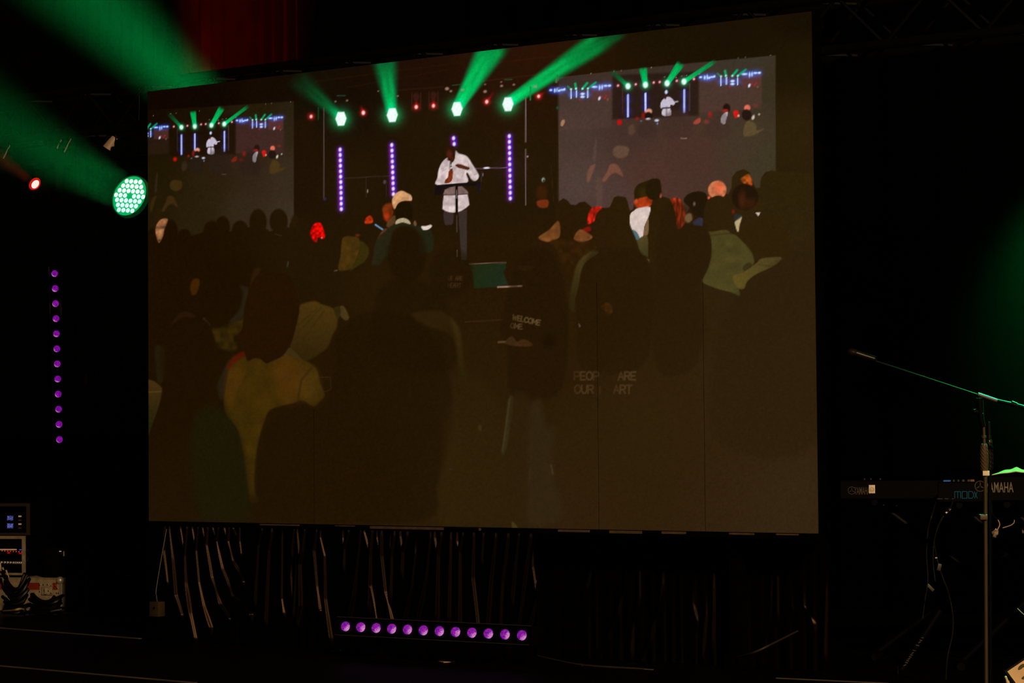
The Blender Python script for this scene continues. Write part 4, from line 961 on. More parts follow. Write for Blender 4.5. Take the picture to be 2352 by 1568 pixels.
# LED wash heads
mat('wash_plate', (0.02, 0.12, 0.06), 0.4, 0, 0.5, emit=lin(0, 172, 92), strength=1.0)
mat('wash_cell', (0.5, 0.6, 0.55), 0.3, 0, 0.5, emit=lin(205, 255, 236), strength=1.25)
mat('wash_ring', (0.02, 0.05, 0.03), 0.4, 0, 0.4, emit=lin(0, 60, 26), strength=0.5)
def wash_light(pos, aim, label, power, angle, light_color=(0.0, 1.0, 0.18), R=0.112):
    head_c = Vector(pos)
    hang = zb
    t = thing('wash_light', (head_c.x, TY, hang), label, 'stage light', 'moving wash lights on the truss')
    H = head_c - Vector((head_c.x, TY, hang))
    rotm = track(aim)
    drop = H.z
    # clamp and base box at the chord
    b = B(); bm_box(b, (0, 0, -0.035), (0.05, 0.06, 0.07), bevel=0.006); bm_tube(b, [(-0.03, 0, 0), (0.03, 0, 0)], 0.032, 12); obj('clamp', b, 'black_metal', t, smooth=True)
    bz = -0.12
    b = B(); bm_box(b, (0, 0, bz), (0.24, 0.20, 0.10), bevel=0.02); obj('base', b, 'black_plastic', t, smooth=True)
    # yoke follows the pan of the head
    pan = math.atan2(aim[1], aim[0]) + PI / 2
    RZ = Matrix.Rotation(pan, 4, 'Z')
    b = B(); arm = R + 0.028
    bm_box(b, (0, 0, bz - 0.07), (2 * arm + 0.02, 0.07, 0.035), bevel=0.008)
    ln = abs(drop) - abs(bz) - 0.05
    for s in (-1, 1): bm_box(b, (s * arm, 0, bz - 0.07 - ln / 2 + 0.0), (0.022, 0.07, ln + 0.05), bevel=0.008)
    obj('yoke', b, 'black_plastic', t, smooth=True, M=RZ)
    b = B()
    bm_lathe(b, [(R * 0.55, -0.17), (R * 0.8, -0.16), (R * 0.98, -0.10), (R * 1.02, -0.03), (R * 1.02, 0.0), (R * 0.99, 0.004), (R * 0.97, -0.004)], 40, cap=True)
    hd = obj('head', b, 'black_plastic', t, smooth=True, M=Matrix.Translation(H) @ rotm)
    b = B(); bm_lathe(b, [(R * 0.97, -0.006), (R * 0.97, 0.0055), (R * 1.0, 0.0055), (R * 1.03, 0.0), (R * 1.03, -0.02), (R * 1.01, -0.02)], 40, cap=False); obj('bezel', b, 'wash_ring', hd, smooth=True)
    b = B(); bm_lathe(b, [(R * 0.968, -0.004), (R * 0.968, 0.0), (R * 0.5, 0.001), (0.002, 0.001)], 40); obj('lens_plate', b, 'wash_plate', hd)
    b = B(); bm_lathe(b, [(0.0124, 0.0), (0.0124, 0.002), (0.010, 0.0045), (0.0055, 0.006), (0.001, 0.0064)], 10)
    bmesh.ops.recalc_face_normals(b, faces=b.faces[:])
    me = bpy.data.meshes.new('led_cell'); b.to_mesh(me); b.free(); me.materials.append(MATS['wash_cell'])
    sp = R * 0.272
    tilt = math.radians(-7)
    for a in range(-3, 4):
        for c in range(-3, 4):
            if abs(a + c) > 3 or (a == 0 and c == 0): continue
            x = sp * (a + c / 2); y = sp * c * math.sqrt(3) / 2
            inst('led_cell', me, hd, Matrix.Rotation(tilt, 4, 'Z') @ Matrix.Translation((x, y, 0.0012)))
    for k in range(7):
        rr_ = 0 if k == 6 else R * 0.66
        spot('wash_beam', hd, Matrix.Translation((rr_ * math.cos(k * PI / 3), rr_ * math.sin(k * PI / 3), 0.035)) @ Matrix.Rotation(PI, 4, 'X'), power / 7, light_color, angle, 0.9, 0.024)
    return t
w1 = on_y(298, 450, TY - 0.10)
aim1 = TOCAM(w1) * 0.77 + (VR * -0.87 + VU * 0.48) * 0.64
wash_light(w1, aim1, 'round green wash light with many bright cells at the left edge of the video wall', 2600, 21)
w2 = on_y(650, 410, TY - 0.10)
aim2 = TOCAM(w2) * 0.45 + (VR * -0.72 + VU * 0.68) * 0.9
wash_light(w2, aim2, 'green wash light hidden behind the video wall whose beam rises above its top edge', 36000, 19)
w3 = on_y(2452, 700, TY - 0.10); w3.z = w1.z; w3.x += 0.26
aim3 = at_d(2325, 985, 8.6) - w3
wash_light(w3, aim3, 'green wash light past the right end of the video wall over the keyboards', 1500, 40)

# small red spot head with its yoke
mat('red_lens_core', (0.5, 0.3, 0.3), 0.3, emit=lin(255, 214, 205), strength=1.2)
mat('red_lens_ring', (0.2, 0.02, 0.02), 0.4, emit=lin(190, 4, 2), strength=0.9)
def red_head(pos, aim, label, power):
    c = Vector(pos)
    t = thing('spot_head', (c.x + 0.05, TY, zb), label, 'stage light', 'moving spot heads on the truss')
    H = c - Vector((c.x + 0.05, TY, zb))
    b = B(); bm_box(b, (0, 0, -0.03), (0.04, 0.05, 0.06), bevel=0.005); bm_tube(b, [(-0.025, 0, 0), (0.025, 0, 0)], 0.031, 12); obj('clamp', b, 'black_metal', t, smooth=True)
    b = B(); bm_box(b, (0, 0, -0.11), (0.19, 0.17, 0.09), bevel=0.015); obj('base', b, 'black_plastic', t, smooth=True)
    b = B(); bm_box(b, (0, 0, -0.165), (0.17, 0.05, 0.025), bevel=0.006)
    for s in (-1, 1): bm_box(b, (s * 0.078, 0, -0.165 - (abs(H.z) - 0.14) / 2), (0.018, 0.06, abs(H.z) - 0.10), bevel=0.006)
    obj('yoke', b, 'black_plastic', t, smooth=True)
    rm = track(aim)
    b = B(); bm_lathe(b, [(0.035, -0.20), (0.058, -0.19), (0.062, -0.10), (0.052, -0.02), (0.040, 0.0), (0.034, -0.002)], 24); hd = obj('head', b, 'black_plastic', t, smooth=True, M=Matrix.Translation(H) @ rm)
    b = B(); bm_lathe(b, [(0.026, -0.012), (0.036, 0.003), (0.037, 0.006), (0.026, 0.002)], 20, cap=False); obj('bezel', b, 'red_lens_ring', hd, smooth=True)
    b = B(); bm_lathe(b, [(0.025, -0.008), (0.025, 0.0), (0.016, 0.005), (0.002, 0.007)], 20); obj('lens', b, 'red_lens_core', hd, smooth=True)
    spot('spot_beam', hd, Matrix.Translation((0, 0, 0.02)) @ Matrix.Rotation(PI, 4, 'X'), power, (1, 0.015, 0.01), 16, 0.7, 0.025)
    return t
r1 = on_y(81, 423, TY - 0.05)
red_head(r1, TOCAM(r1) * 0.75 + (VR * -0.80 + VU * 0.6) * 0.65, 'small spot head shining red on the truss beyond the green wash light', 500)

# unlit lamp cans hanging from the truss
def par_can(px, py, tilt, sc, label):
    c = on_y(px, py, TY - 0.02)
    t = thing('lamp_can', (c.x, TY, zb), label, 'stage light', 'unlit lamp cans on the truss')
    H = c - Vector((c.x, TY, zb))
    b = B(); bm_tube(b, [(-0.02, 0, 0), (0.02, 0, 0)], 0.03, 12); bm_tube(b, [(0, 0, -0.02), (H.x, H.y, H.z + 0.05)], 0.006, 6); obj('clamp', b, 'black_metal', t, smooth=True)
    b = B()
    for s in (-1, 1): bm_tube(b, [(0, 0, 0.05), (s * 0.055 * sc, 0, 0.045), (s * 0.058 * sc, 0, 0)], 0.004, 6)
    obj('yoke', b, 'black_metal', t, M=Matrix.Translation(H))
    rm = track(Vector(tilt))
    b = B(); bm_lathe(b, [(0.016 * sc, -0.07 * sc), (0.032 * sc, -0.065 * sc), (0.040 * sc, -0.02 * sc), (0.048 * sc, 0.05 * sc), (0.046 * sc, 0.052 * sc), (0.040 * sc, 0.03 * sc)], 20)
    hd = obj('can', b, 'grey_paint', t, smooth=True, M=Matrix.Translation(H) @ rm)
    b = B(); bm_lathe(b, [(0.041 * sc, 0.03 * sc), (0.034 * sc, 0.036 * sc), (0.004, 0.041 * sc)], 20); obj('lens', b, 'chrome', hd, smooth=True)
par_can(255, 331, (-0.5, -0.35, -0.9), 0.62, 'small pale lamp can hanging from the truss above the green wash light')
par_can(321, 334, (0.3, -0.3, -0.9), 0.40, 'tiny pale lamp can tucked beside the top corner of the video wall')
for px, py, lab in [(20, 345, 'truss hook clamp with shiny bolts at the far end of the truss'), (138, 348, 'truss hook clamp with shiny bolts over the red spot head'), (160, 345, 'truss hook clamp with a slanted shiny bar above the green beam')]:
    c = on_y(px, py - 18, TY); 
    t = thing('hook_clamp', (c.x, TY, zb), lab, 'clamp', 'hook clamps on the truss')
    b = B(); bm_box(b, (0, 0, -0.045), (0.05, 0.05, 0.05), bevel=0.006); bm_tube(b, [(-0.02, 0, 0), (0.02, 0, 0)], 0.033, 14); obj('body', b, 'black_metal', t, smooth=True)
    for k, (dx, dzz) in enumerate([(-0.035, -0.05), (0.03, -0.035), (-0.01, -0.075)]):
        b = B(); bm_lathe(b, [(0.006, 0), (0.006, 0.008), (0.003, 0.010)], 6, M=Matrix.Translation((dx, -0.03, dzz)) @ Matrix.Rotation(PI / 2, 4, 'X')); obj('bolt', b, 'chrome', t)
    b = B(); bm_tube(b, [(0.03, -0.02, -0.03), (-0.01, -0.03, -0.10)], 0.004, 6); obj('safety_bar', b, 'steel', t)
# rigging wire dropping beside the wall's corner
tag(tube('rigging_wire', [on_y(320, 191, TY), on_y(320, 240, TY), on_y(318, 290, TY)], 0.002, 'cable_rubber'), 'thin steel wire hanging beside the top corner of the video wall', 'wire')

# red wash on the backdrop from a small uplight behind the wall
def red_uplight(loc, target, power, angle, label):
    t = thing('uplight', loc, label, 'stage light', 'red uplights on the floor by the backdrop')
    aim = Vector(target) - Vector(loc)
    box('base', (0, 0, 0.01), (0.16, 0.16, 0.02), 'black_metal', t, bevel=0.004)
    H = Vector((0, 0, 0.12))
    b = B()
    for s in (-1, 1): bm_box(b, (s * 0.075, 0, 0.075), (0.006, 0.03, 0.13))
    obj('yoke', b, 'black_metal', t)
    b = B(); bm_lathe(b, [(0.03, -0.09), (0.055, -0.08), (0.066, 0.0), (0.062, 0.0), (0.055, -0.01)], 20); hd = obj('can', b, 'black_plastic', t, smooth=True, M=Matrix.Translation(H) @ track(aim))
    b = B(); bm_lathe(b, [(0.056, -0.012), (0.05, -0.006), (0.003, -0.004)], 20); obj('lens', b, 'red_lens_ring', hd)
    spot('uplight_beam', hd, Matrix.Translation((0, 0, 0.02)) @ Matrix.Rotation(PI, 4, 'X'), power, (1, 0.01, 0.006), angle, 0.35, 0.03)
legx = on_y(690, 60, 2.95).x
leg = obj('curtain_leg', pleated(-7.2, legx, 2.95, 0.0, 6.4, 0.022, 0.10, 900, 8), mat('leg_velour', (0.0007, 0.0005, 0.0005), 0.95, 0, 0.0, noise=0.75, nscale=5), smooth=True)
tag(leg, 'pleated black curtain leg washed dark red behind the truss', 'curtain')
red_uplight((legx - 0.45, 2.66, 0), (legx - 0.34, 2.97, 3.3), 40000, 19, 'red uplight on the floor behind the video wall washing the curtain leg')

# ------------------------------------------------------------------ flight case, racks and cables at the left
case_c = on_z(75, 1402, 0.0)
d_case = (np.array(case_c) - CAM) @ fwd
mpp = d_case / F
Rz = Matrix.Rotation(math.radians(24), 4, 'Z')       # turned towards the audience
def lx(px): return (px - 75) * mpp
def lz(py): return (1402 - py) * mpp
case = thing('flight_case', case_c, 'pale flight case with red stripes and riveted latch beneath the racks', 'flight case', M=Rz)
cw0, cw1 = lx(-150), lx(146)
ch = lz(1327)
box('body', ((cw0 + cw1) / 2, 0.25, ch / 2), (cw1 - cw0, 0.5, ch), 'white_laminate', case, bevel=0.004)
for (a, b_) in ((-150, 8), (62, 92), (124, 134)):
    box('stripe', ((lx(a) + lx(b_)) / 2, -0.0005, lz(1346)), (lx(b_) - lx(a), 0.0022, lz(1338) - lz(1354)), 'red_tape', case)
for yy in (0.0,):
    box('edge_profile', (cw1 - 0.004, 0.004, ch / 2), (0.014, 0.014, ch), 'aluminium', case, bevel=0.002)
    box('edge_profile', ((cw0 + cw1) / 2, 0.002, ch - 0.002), (cw1 - cw0, 0.010, 0.006), 'white_laminate', case)
b = B(); bmesh.ops.create_uvsphere(b, u_segments=16, v_segments=10, radius=0.022); obj('corner_ball', b, 'aluminium', case, smooth=True, M=Matrix.Translation((cw1 - 0.012, 0.006, ch - 0.014)))
lt = box('latch', ((lx(98) + lx(124)) / 2, -0.004, lz(1356)), (lx(124) - lx(98), 0.010, lz(1347) - lz(1366)), 'white_laminate', case, bevel=0.002)
box('latch_twist', (lx(109), -0.012, lz(1357)), (0.012, 0.010, 0.034), 'aluminium', lt, bevel=0.002)
b = B(); bm_lathe(b, [(0.0042, 0), (0.004, 0.0025), (0.0015, 0.0038)], 8, M=Matrix.Rotation(PI / 2, 4, 'X')); rv = obj('rivet', b, 'chrome', case, smooth=True, M=Matrix.Translation((lx(93), -0.002, lz(1343))))
for px, py in [(93, 1358), (102, 1342), (112, 1342), (121, 1345), (131, 1345), (106, 1355), (116, 1356), (111, 1361), (122, 1361), (134, 1361), (139, 1361), (136, 1351)]:
    inst('rivet', rv.data, case, Matrix.Translation((lx(px), -0.011 if 98 < px < 124 and py > 1347 else -0.002, lz(py))))

def rack(name, label, pxr, py0, py1, frame_mat, z_off=0.0):
    x1 = lx(pxr); x0 = x1 - 0.56
    z0, z1 = lz(py1), lz(py0)
    t = thing(name, case_c, label, 'rack', 'equipment racks on the flight case', M=Rz)
    t.matrix_world = t.matrix_world @ Matrix.Translation((x0, 0.02, z0))
    w, h = x1 - x0, z1 - z0
    b = B(); bm_box(b, (0.008, 0.2, h / 2), (0.016, 0.4, h)); bm_box(b, (w - 0.008, 0.2, h / 2), (0.016, 0.4, h)); bm_box(b, (w / 2, 0.2, 0.007), (w - 0.03, 0.4, 0.013)); bm_box(b, (w / 2, 0.2, h - 0.007), (w - 0.03, 0.4, 0.013)); bm_box(b, (w / 2, 0.395, h / 2), (w - 0.03, 0.01, h - 0.03))
    obj('shell', b, 'black_plastic', t)
    b = B(); bm_box(b, (w - 0.010, -0.004, h / 2), (0.020, 0.008, h)); bm_box(b, (0.010, -0.004, h / 2), (0.020, 0.008, h))
    bm_box(b, (w / 2, -0.004, h - 0.008), (w - 0.04, 0.008, 0.016)); bm_box(b, (w / 2, -0.004, 0.006), (w - 0.04, 0.008, 0.012)); obj('front_frame', b, frame_mat, t)
    return t, w, h
mat('dark_brown_frame', (0.018, 0.009, 0.005), 0.5)
lowr, w, h = rack('equipment_rack', 'lower open rack with pale frame, red indicator row and white cables', 55, 1231, 1321, 'white_laminate')
yz = lambda py, bot: (bot - py) * mpp
fx = lambda px, pxr, w: w - (pxr - px) * mpp
mat('red_led', (0.3, 0.02, 0.02), 0.4, emit=lin(230, 40, 50), strength=1.1); mat('blue_led', (0.05, 0.05, 0.3), 0.4, emit=lin(70, 70, 220), strength=1.0)
u1 = box('unit', (w / 2, 0.02, yz(1246, 1321)), (w - 0.05, 0.03, yz(1234, 1321) - yz(1258, 1321)), 'black_metal', lowr)
u2 = box('unit', (w / 2, 0.02, yz(1268, 1321)), (w - 0.05, 0.03, yz(1260, 1321) - yz(1278, 1321)), 'black_metal', lowr)
box('pale_strip', (w / 2 - 0.015, 0.002, yz(1262.5, 1321)), (w - 0.08, 0.006, 0.007), 'label_white', u2)
b = B(); bm_lathe(b, [(0.0028, 0), (0.002, 0.003)], 8, M=Matrix.Rotation(PI / 2, 4, 'X')); led = obj('indicator', b, 'red_led', u2, M=Matrix.Translation((fx(44.5, 55, w), 0.003, yz(1268, 1321))))
for k in range(1, 22): inst('indicator', led.data, u2, Matrix.Translation((fx(44.5 - 6.9 * k, 55, w), 0.003, yz(1268 - 0.35 * k, 1321))))
box('red_glow_window', (fx(41, 55, w), 0.004, yz(1271.5, 1321)), (0.016, 0.002, 0.008), mat('red_window', (0.1, 0, 0), 0.3, emit=lin(150, 2, 16)), u2); box('red_glow_window', (fx(12, 55, w), 0.004, yz(1270, 1321)), (0.016, 0.002, 0.008), 'red_window', u2)
box('blue_indicator', (fx(42, 55, w), -0.003, yz(1263, 1321)), (0.012, 0.003, 0.004), 'blue_led', u2)
u3 = box('patch_panel', (w / 2, 0.02, yz(1293, 1321)), (w - 0.05, 0.03, yz(1281, 1321) - yz(1305, 1321)), 'black_metal', lowr)
b = B(); bm_lathe(b, [(0.007, 0), (0.007, 0.008), (0.004, 0.01)], 10, M=Matrix.Rotation(PI / 2, 4, 'X')); kn = obj('socket', b, 'steel', u3, smooth=True, M=Matrix.Translation((fx(43, 55, w), 0.004, yz(1293, 1321))))
for px in (38, 33, 29, 24, 17, 10, 3, -5, -13, -21, -30): inst('socket', kn.data, u3, Matrix.Translation((fx(px, 55, w), 0.004, yz(1293 - (px - 40) * -0.02, 1321))))
box('hinge', (w + 0.012, -0.004, yz(1266, 1321)), (0.010, 0.008, 0.022), 'chrome', lowr, bevel=0.002); box('hinge', (w + 0.012, -0.004, yz(1285, 1321)), (0.010, 0.008, 0.022), 'chrome', lowr, bevel=0.002)
upr, w2, h2 = rack('equipment_rack', 'upper dark rack with two small blue lit displays above the pale rack', 66, 1156, 1229, 'dark_brown_frame')
def display_material():
    m = bpy.data.materials.new('blue_display'); m.use_nodes = True
    nt = m.node_tree; p = nt.nodes['Principled BSDF']
    tc = nt.nodes.new('ShaderNodeTexCoord'); n = nt.nodes.new('ShaderNodeTexNoise'); n.inputs['Scale'].default_value = 220
    mp = nt.nodes.new('ShaderNodeMapping'); mp.inputs['Scale'].default_value = (1, 1, 2.2)
    r = nt.nodes.new('ShaderNodeValToRGB'); r.color_ramp.elements[0].position = 0.48; r.color_ramp.elements[1].position = 0.6
    r.color_ramp.elements[0].color = (*lin(14, 14, 60), 1); r.color_ramp.elements[1].color = (*lin(120, 130, 235), 1)
    nt.links.new(tc.outputs['Object'], mp.inputs[0]); nt.links.new(mp.outputs[0], n.inputs['Vector']); nt.links.new(n.outputs['Fac'], r.inputs[0]); nt.links.new(r.outputs[0], p.inputs['Emission Color'])
    p.inputs['Emission Strength'].default_value = 0.8; p.inputs['Base Color'].default_value = (0.004, 0.004, 0.02, 1)
    return m
MATS['blue_display'] = display_material()
for py, hh in ((1190, 10), (1208, 11)):
    u = box('unit', (w2 / 2, 0.02, yz(py, 1229)), (w2 - 0.05, 0.03, 0.044), 'black_metal', upr)
    box('display', (fx(16, 66, w2), 0.003, yz(py, 1229)), (14 * mpp, 0.004, hh * mpp), 'blue_display', u)
    box('badge', (fx(40, 66, w2), 0.003, yz(py - 4, 1229)), (7 * mpp, 0.004, 3.4 * mpp), 'label_white', u)
    box('badge_lower', (fx(40, 66, w2), 0.003, yz(py + 5, 1229)), (7 * mpp, 0.004, 2.5 * mpp), 'brown_tape', u)
# white patch cables drooping out of the lower rack
for k, (a, m_, e) in enumerate([((0, 1292), (3, 1312), (9, 1325)), ((6, 1303), (11, 1318), (17, 1328)), ((14, 1309), (17, 1318), (20, 1326))]):
    f0 = case_c + Rz.to_3x3() @ Vector((0, -0.035, 0)); dd = (np.array(f0) - CAM) @ fwd - 0.03 * k
    tag(tube('patch_cable', spline([at_d(*a, dd), at_d(*m_, dd - 0.01), at_d(*e, dd - 0.02)], 6), 0.0045, 'cream_plastic', None, 8), ('thin pale patch cable hanging from the rack sockets beside the case stripe', 'thin pale patch cable between two others under the rack sockets', 'shortest pale patch cable drooping by the tall black coil')[k], 'cable', 'pale patch cables at the rack')
# little amplifier with a light metal corner beside the racks
amp = thing('amplifier', case_c, 'black amplifier box with two tiny lit lamps beside the racks on the flight case', 'amplifier', M=Rz)
amp.matrix_world = amp.matrix_world @ Matrix.Translation((lx(122), 0.14, ch))
ah = lz(1258) - ch
box('body', (0, 0, ah / 2 + 0.001), (50 * mpp, 0.22, ah), 'black_plastic', amp, bevel=0.006)
box('metal_corner', (24 * mpp, -0.108, yz(1272, 1327)), (2.4 * mpp, 0.008, 11 * mpp), 'label_white', amp)
b = B(); bm_lathe(b, [(0.0028, 0), (0.001, 0.003)], 8, M=Matrix.Rotation(PI / 2, 4, 'X')); mat('pink_led', (0.3, 0.2, 0.2), 0.4, emit=lin(210, 150, 165)); l_ = obj('indicator', b, 'pink_led', amp, M=Matrix.Translation((14 * mpp, -0.111, yz(1266.5, 1327)))); inst('indicator', l_.data, amp, Matrix.Translation((17 * mpp, -0.111, yz(1266.5, 1327))))
# coils of black cable dumped in front of the case
def coil(px, py, rr, loops, label, up):
    c = on_z(px, py, 0.0)
    pts = []
    rnd = random.Random(px)
    n = loops * 18
    for k in range(n + 1):
        a = 2 * PI * k / 18; r = rr * (0.75 + 0.3 * rnd.random() * 0.5 + 0.2 * math.sin(k * 0.21))
        pts.append((c.x + r * math.cos(a), c.y + 0.6 * r * math.sin(a), 0.010 + up * (k / n) * (0.7 + 0.5 * math.sin(a + 1.0) ** 2)))
    tag(tube('cable_coil', pts, 0.009, 'cable_rubber', None, 7), label, 'cable', 'cable coils on the floor')
coil(36, 1416, 0.085, 9, 'tall tangled coil of black cable heaped before the striped case end', 0.20)
coil(104, 1413, 0.11, 8, 'low wide coil of black cable in front of the case latch', 0.09)
tag(tube('cable', spline([on_z(8, 1404, 0.03), on_z(30, 1402, 0.05), on_z(46, 1398, 0.06), on_z(60, 1402, 0.02)], 6), 0.006, 'yellow_tag'), 'short yellow cable end lying on the black coils', 'cable')
# low bench
bq = on_z(305, 1402, 0.0)
bench = thing('bench', bq, 'low black bench with small shiny fittings beside the flight case', 'bench')
dB = (np.array(bq) - CAM) @ fwd; mb = dB / F
zt_ = (1402 - 1318) * mb; bl = 125 * mb / 0.82
box('top', (-bl / 2, 0.14, zt_ - 0.012), (bl, 0.30, 0.024), 'black_plastic', bench, bevel=0.004)
for sx in (0.0, -bl):
    for sy in (0.01, 0.27):
        b = B(); bm_box(b, (sx + (-0.02 if sx == 0 else 0.02), sy, (zt_ - 0.024) / 2), (0.02, 0.02, zt_ - 0.024)); obj('leg', b, 'black_metal', bench)
for k, off in enumerate((-0.012, -0.040)):
    b = B(); bm_lathe(b, [(0.007, 0), (0.006, 0.006), (0.002, 0.009)], 10, M=Matrix.Rotation(PI / 2, 4, 'X')); obj('fitting', b, 'chrome', bench, smooth=True, M=Matrix.Translation((off, -0.011, zt_ - 0.010)))
# slim stand with a short pale strip, behind the light bar
q0 = on_y(198, 872, 1.0); q1 = Vector((q0.x, q0.y, 0.0))
st = thing('pole_stand', q1, 'slim dark stand with one short pale strip beside the upright light bar', 'stand')
b = B(); bm_tube(b, [(0, 0.012, 0.01), (0, 0.012, q0.z + 0.35)], 0.009, 8); obj('pole', b, 'black_metal', st, smooth=True)
b = B(); bm_lathe(b, [(0.12, 0.0), (0.12, 0.012), (0.02, 0.022)], 24); obj('base', b, 'black_metal', st, smooth=True)
box('pale_strip', (0, -0.001, q0.z), (0.008, 0.008, 0.058), 'wood_tan', st, bevel=0.001)

# power adapter hanging by its cord at the corner of the skirt
pa = thing('power_adapter', on_y(361, 1415, -0.10), 'cream power adapter hanging on its cord at the end of the skirt', 'adapter')
pd = (np.array(pa.location) - CAM) @ fwd; mp_ = pd / F
b = B(); bm_box(b, (0, 0, 17 * mp_), (28 * mp_, 0.045, 34 * mp_), bevel=0.003); obj('body', b, mat('adapter_tan', (0.035, 0.024, 0.010), 0.5, noise=0.2), pa, smooth=True)
b = B(); bm_lathe(b, [(2.6 * mp_, 0), (2.6 * mp_, 0.002)], 10, M=Matrix.Translation((2 * mp_, -0.0235, 20 * mp_)) @ Matrix.Rotation(PI / 2, 4, 'X')); obj('socket_hole', b, 'black_plastic', pa)
zc = SCREEN_Z - pa.location.z
b = B(); bm_tube(b, spline([(0, 0, 34 * mp_), (-0.004, 0, 46 * mp_), (-0.012, 0.01, 70 * mp_), (-0.012, 0.075, zc - 0.035)], 5), 0.003, 7); obj('cord', b, mat('cord_grey', (0.010, 0.009, 0.007), 0.5), pa, smooth=True)

# ------------------------------------------------------------------ bits on the floor by the light bar
def floor_bit(name, pa_, pb_, w, h, mt, label, cat):
    A = on_z(*pa_, 0.0); Bq = on_z(*pb_, 0.0); d = Bq - A
    b = B(); bm_box(b, (0, 0, 0), (d.length, w, h), bevel=min(w, h) * 0.2)
    o = obj(name, b, mt); o.matrix_world = Matrix.Translation((A + Bq) / 2 + Vector((0, 0, h / 2))) @ Matrix.Rotation(math.atan2(d.y, d.x), 4, 'Z')
    return tag(o, label, cat)
floor_bit('tape_strip', (986, 1486), (1018, 1491), 0.014, 0.004, 'label_white', 'thin white strip lying flat under the purple light bar', 'tape')
floor_bit('paper_scrap', (1014, 1517), (1033, 1521), 0.055, 0.004, 'wood_tan', 'small tan paper scrap on the floor before the light bar', 'paper')
floor_bit('tape_strip', (1144, 1520.5), (1164, 1521), 0.02, 0.003, 'wood_tan', 'faint tan strip on the floor past the paper scrap', 'tape')
pb_ = on_z(1060, 1492, 0.0)
pw = thing('power_box', pb_, 'small black power box with tiny lamps and a yellow tag under the light bar', 'power box')
md = ((np.array(pb_) - CAM) @ fwd) / F
box('body', (0, 0.03, 0.016), (0.13, 0.06, 0.030), 'black_plastic', pw, bevel=0.004)
box('yellow_tag', (17 * md / 0.82, -0.006, 6.5 * md), (10 * md / 0.82, 0.004, 9 * md), 'yellow_tag', pw, bevel=0.001)
for k, (ox, cc) in enumerate([(-18, (60, 20, 10)), (-13, (120, 40, 34)), (-6, (150, 110, 70))]):
    b = B(); bm_lathe(b, [(0.0035, 0), (0.002, 0.003)], 8, M=Matrix.Rotation(PI / 2, 4, 'X')); obj('indicator', b, mat('tiny_lamp_%s' % ('red', 'rose', 'amber')[k], (0.1, 0.05, 0.03), 0.4, emit=lin(*cc)), pw, M=Matrix.Translation((ox * md / 0.82, -0.001, 5 * md)))
b = B(); bmesh.ops.create_icosphere(b, subdivisions=1, radius=0.006); tag(obj('cable_tie', b, 'label_white', M=Matrix.Translation(on_z(1132, 1494, 0.0) + Vector((0, 0, 0.006)))), 'tiny white cable tie on the floor right of the yellow tag', 'cable tie')
def floor_cable(pxs, label, r=0.005, lift=None, mt='cable_rubber'):
    pts = []
    for k, p_ in enumerate(pxs):
        q = on_z(p_[0], p_[1], r)
        if len(p_) == 3: q = on_y(p_[0], p_[1], p_[2])
        pts.append(q)
    return tag(tube('floor_cable', spline(pts, 6), r, mt, None, 8), label, 'cable')
mat('cable_brown', (0.035, 0.026, 0.014), 0.45, noise=0.2)
floor_cable([(760, 1495), (830, 1491), (880, 1494), (905, 1497)], 'thin cable on the floor trailing left from the light bar', 0.004, mt='cable_brown')
floor_cable([(1150, 1480), (1200, 1496), (1260, 1512), (1340, 1527), (1480, 1536)], 'thin cable on the floor curving away right of the light bar', 0.004, mt='cable_brown')
floor_cable([(1640, 1522), (1720, 1502, 0.02), (1770, 1480, 0.02), (1832, 1449, 0.02)], 'thin cable rising from the floor across the shadowed skirt', 0.004, mt='cable_brown')

# ------------------------------------------------------------------ microphone stands at the right
DS = 8.2
def P(px, py, d=DS): return at_d(px, py, d)
mpr = DS / F
base = P(2266, 1640); base.z = 0.0
ms = thing('microphone_stand', base, 'boom microphone stand with ribbed grip and white label before the keyboards', 'microphone stand', 'microphone stands by the keyboards')
def wobj(name, b, mt, parent, smooth=True):
    o = obj(name, b, mt, parent, smooth=smooth); o.matrix_local = parent.matrix_world.inverted(); return o
bpy.context.view_layer.update()
p_top = P(2262, 1018); p_lab = P(2263, 1086); p_bot = Vector((base.x, base.y, 0.03))
b = B(); bm_tube(b, [p_lab, p_bot], 4.4 * mpr, 14); wobj('lower_tube', b, mat('tube_bronze', (0.075, 0.052, 0.028), 0.42, 0.4, 0.5, noise=0.15, nscale=8), ms)
b = B(); bm_lathe(b, [(0.13, 0.0), (0.13, 0.014), (0.11, 0.022), (0.02, 0.03)], 32, M=Matrix.Translation(base)); wobj('base', b, 'black_metal', ms)
def grip_material():
    m = bpy.data.materials.new('ribbed_grip'); m.use_nodes = True
    nt = m.node_tree; p = nt.nodes['Principled BSDF']; p.inputs['Base Color'].default_value = (0.050, 0.031, 0.013, 1); p.inputs['Roughness'].default_value = 0.5
    return m
MATS['ribbed_grip'] = grip_material()
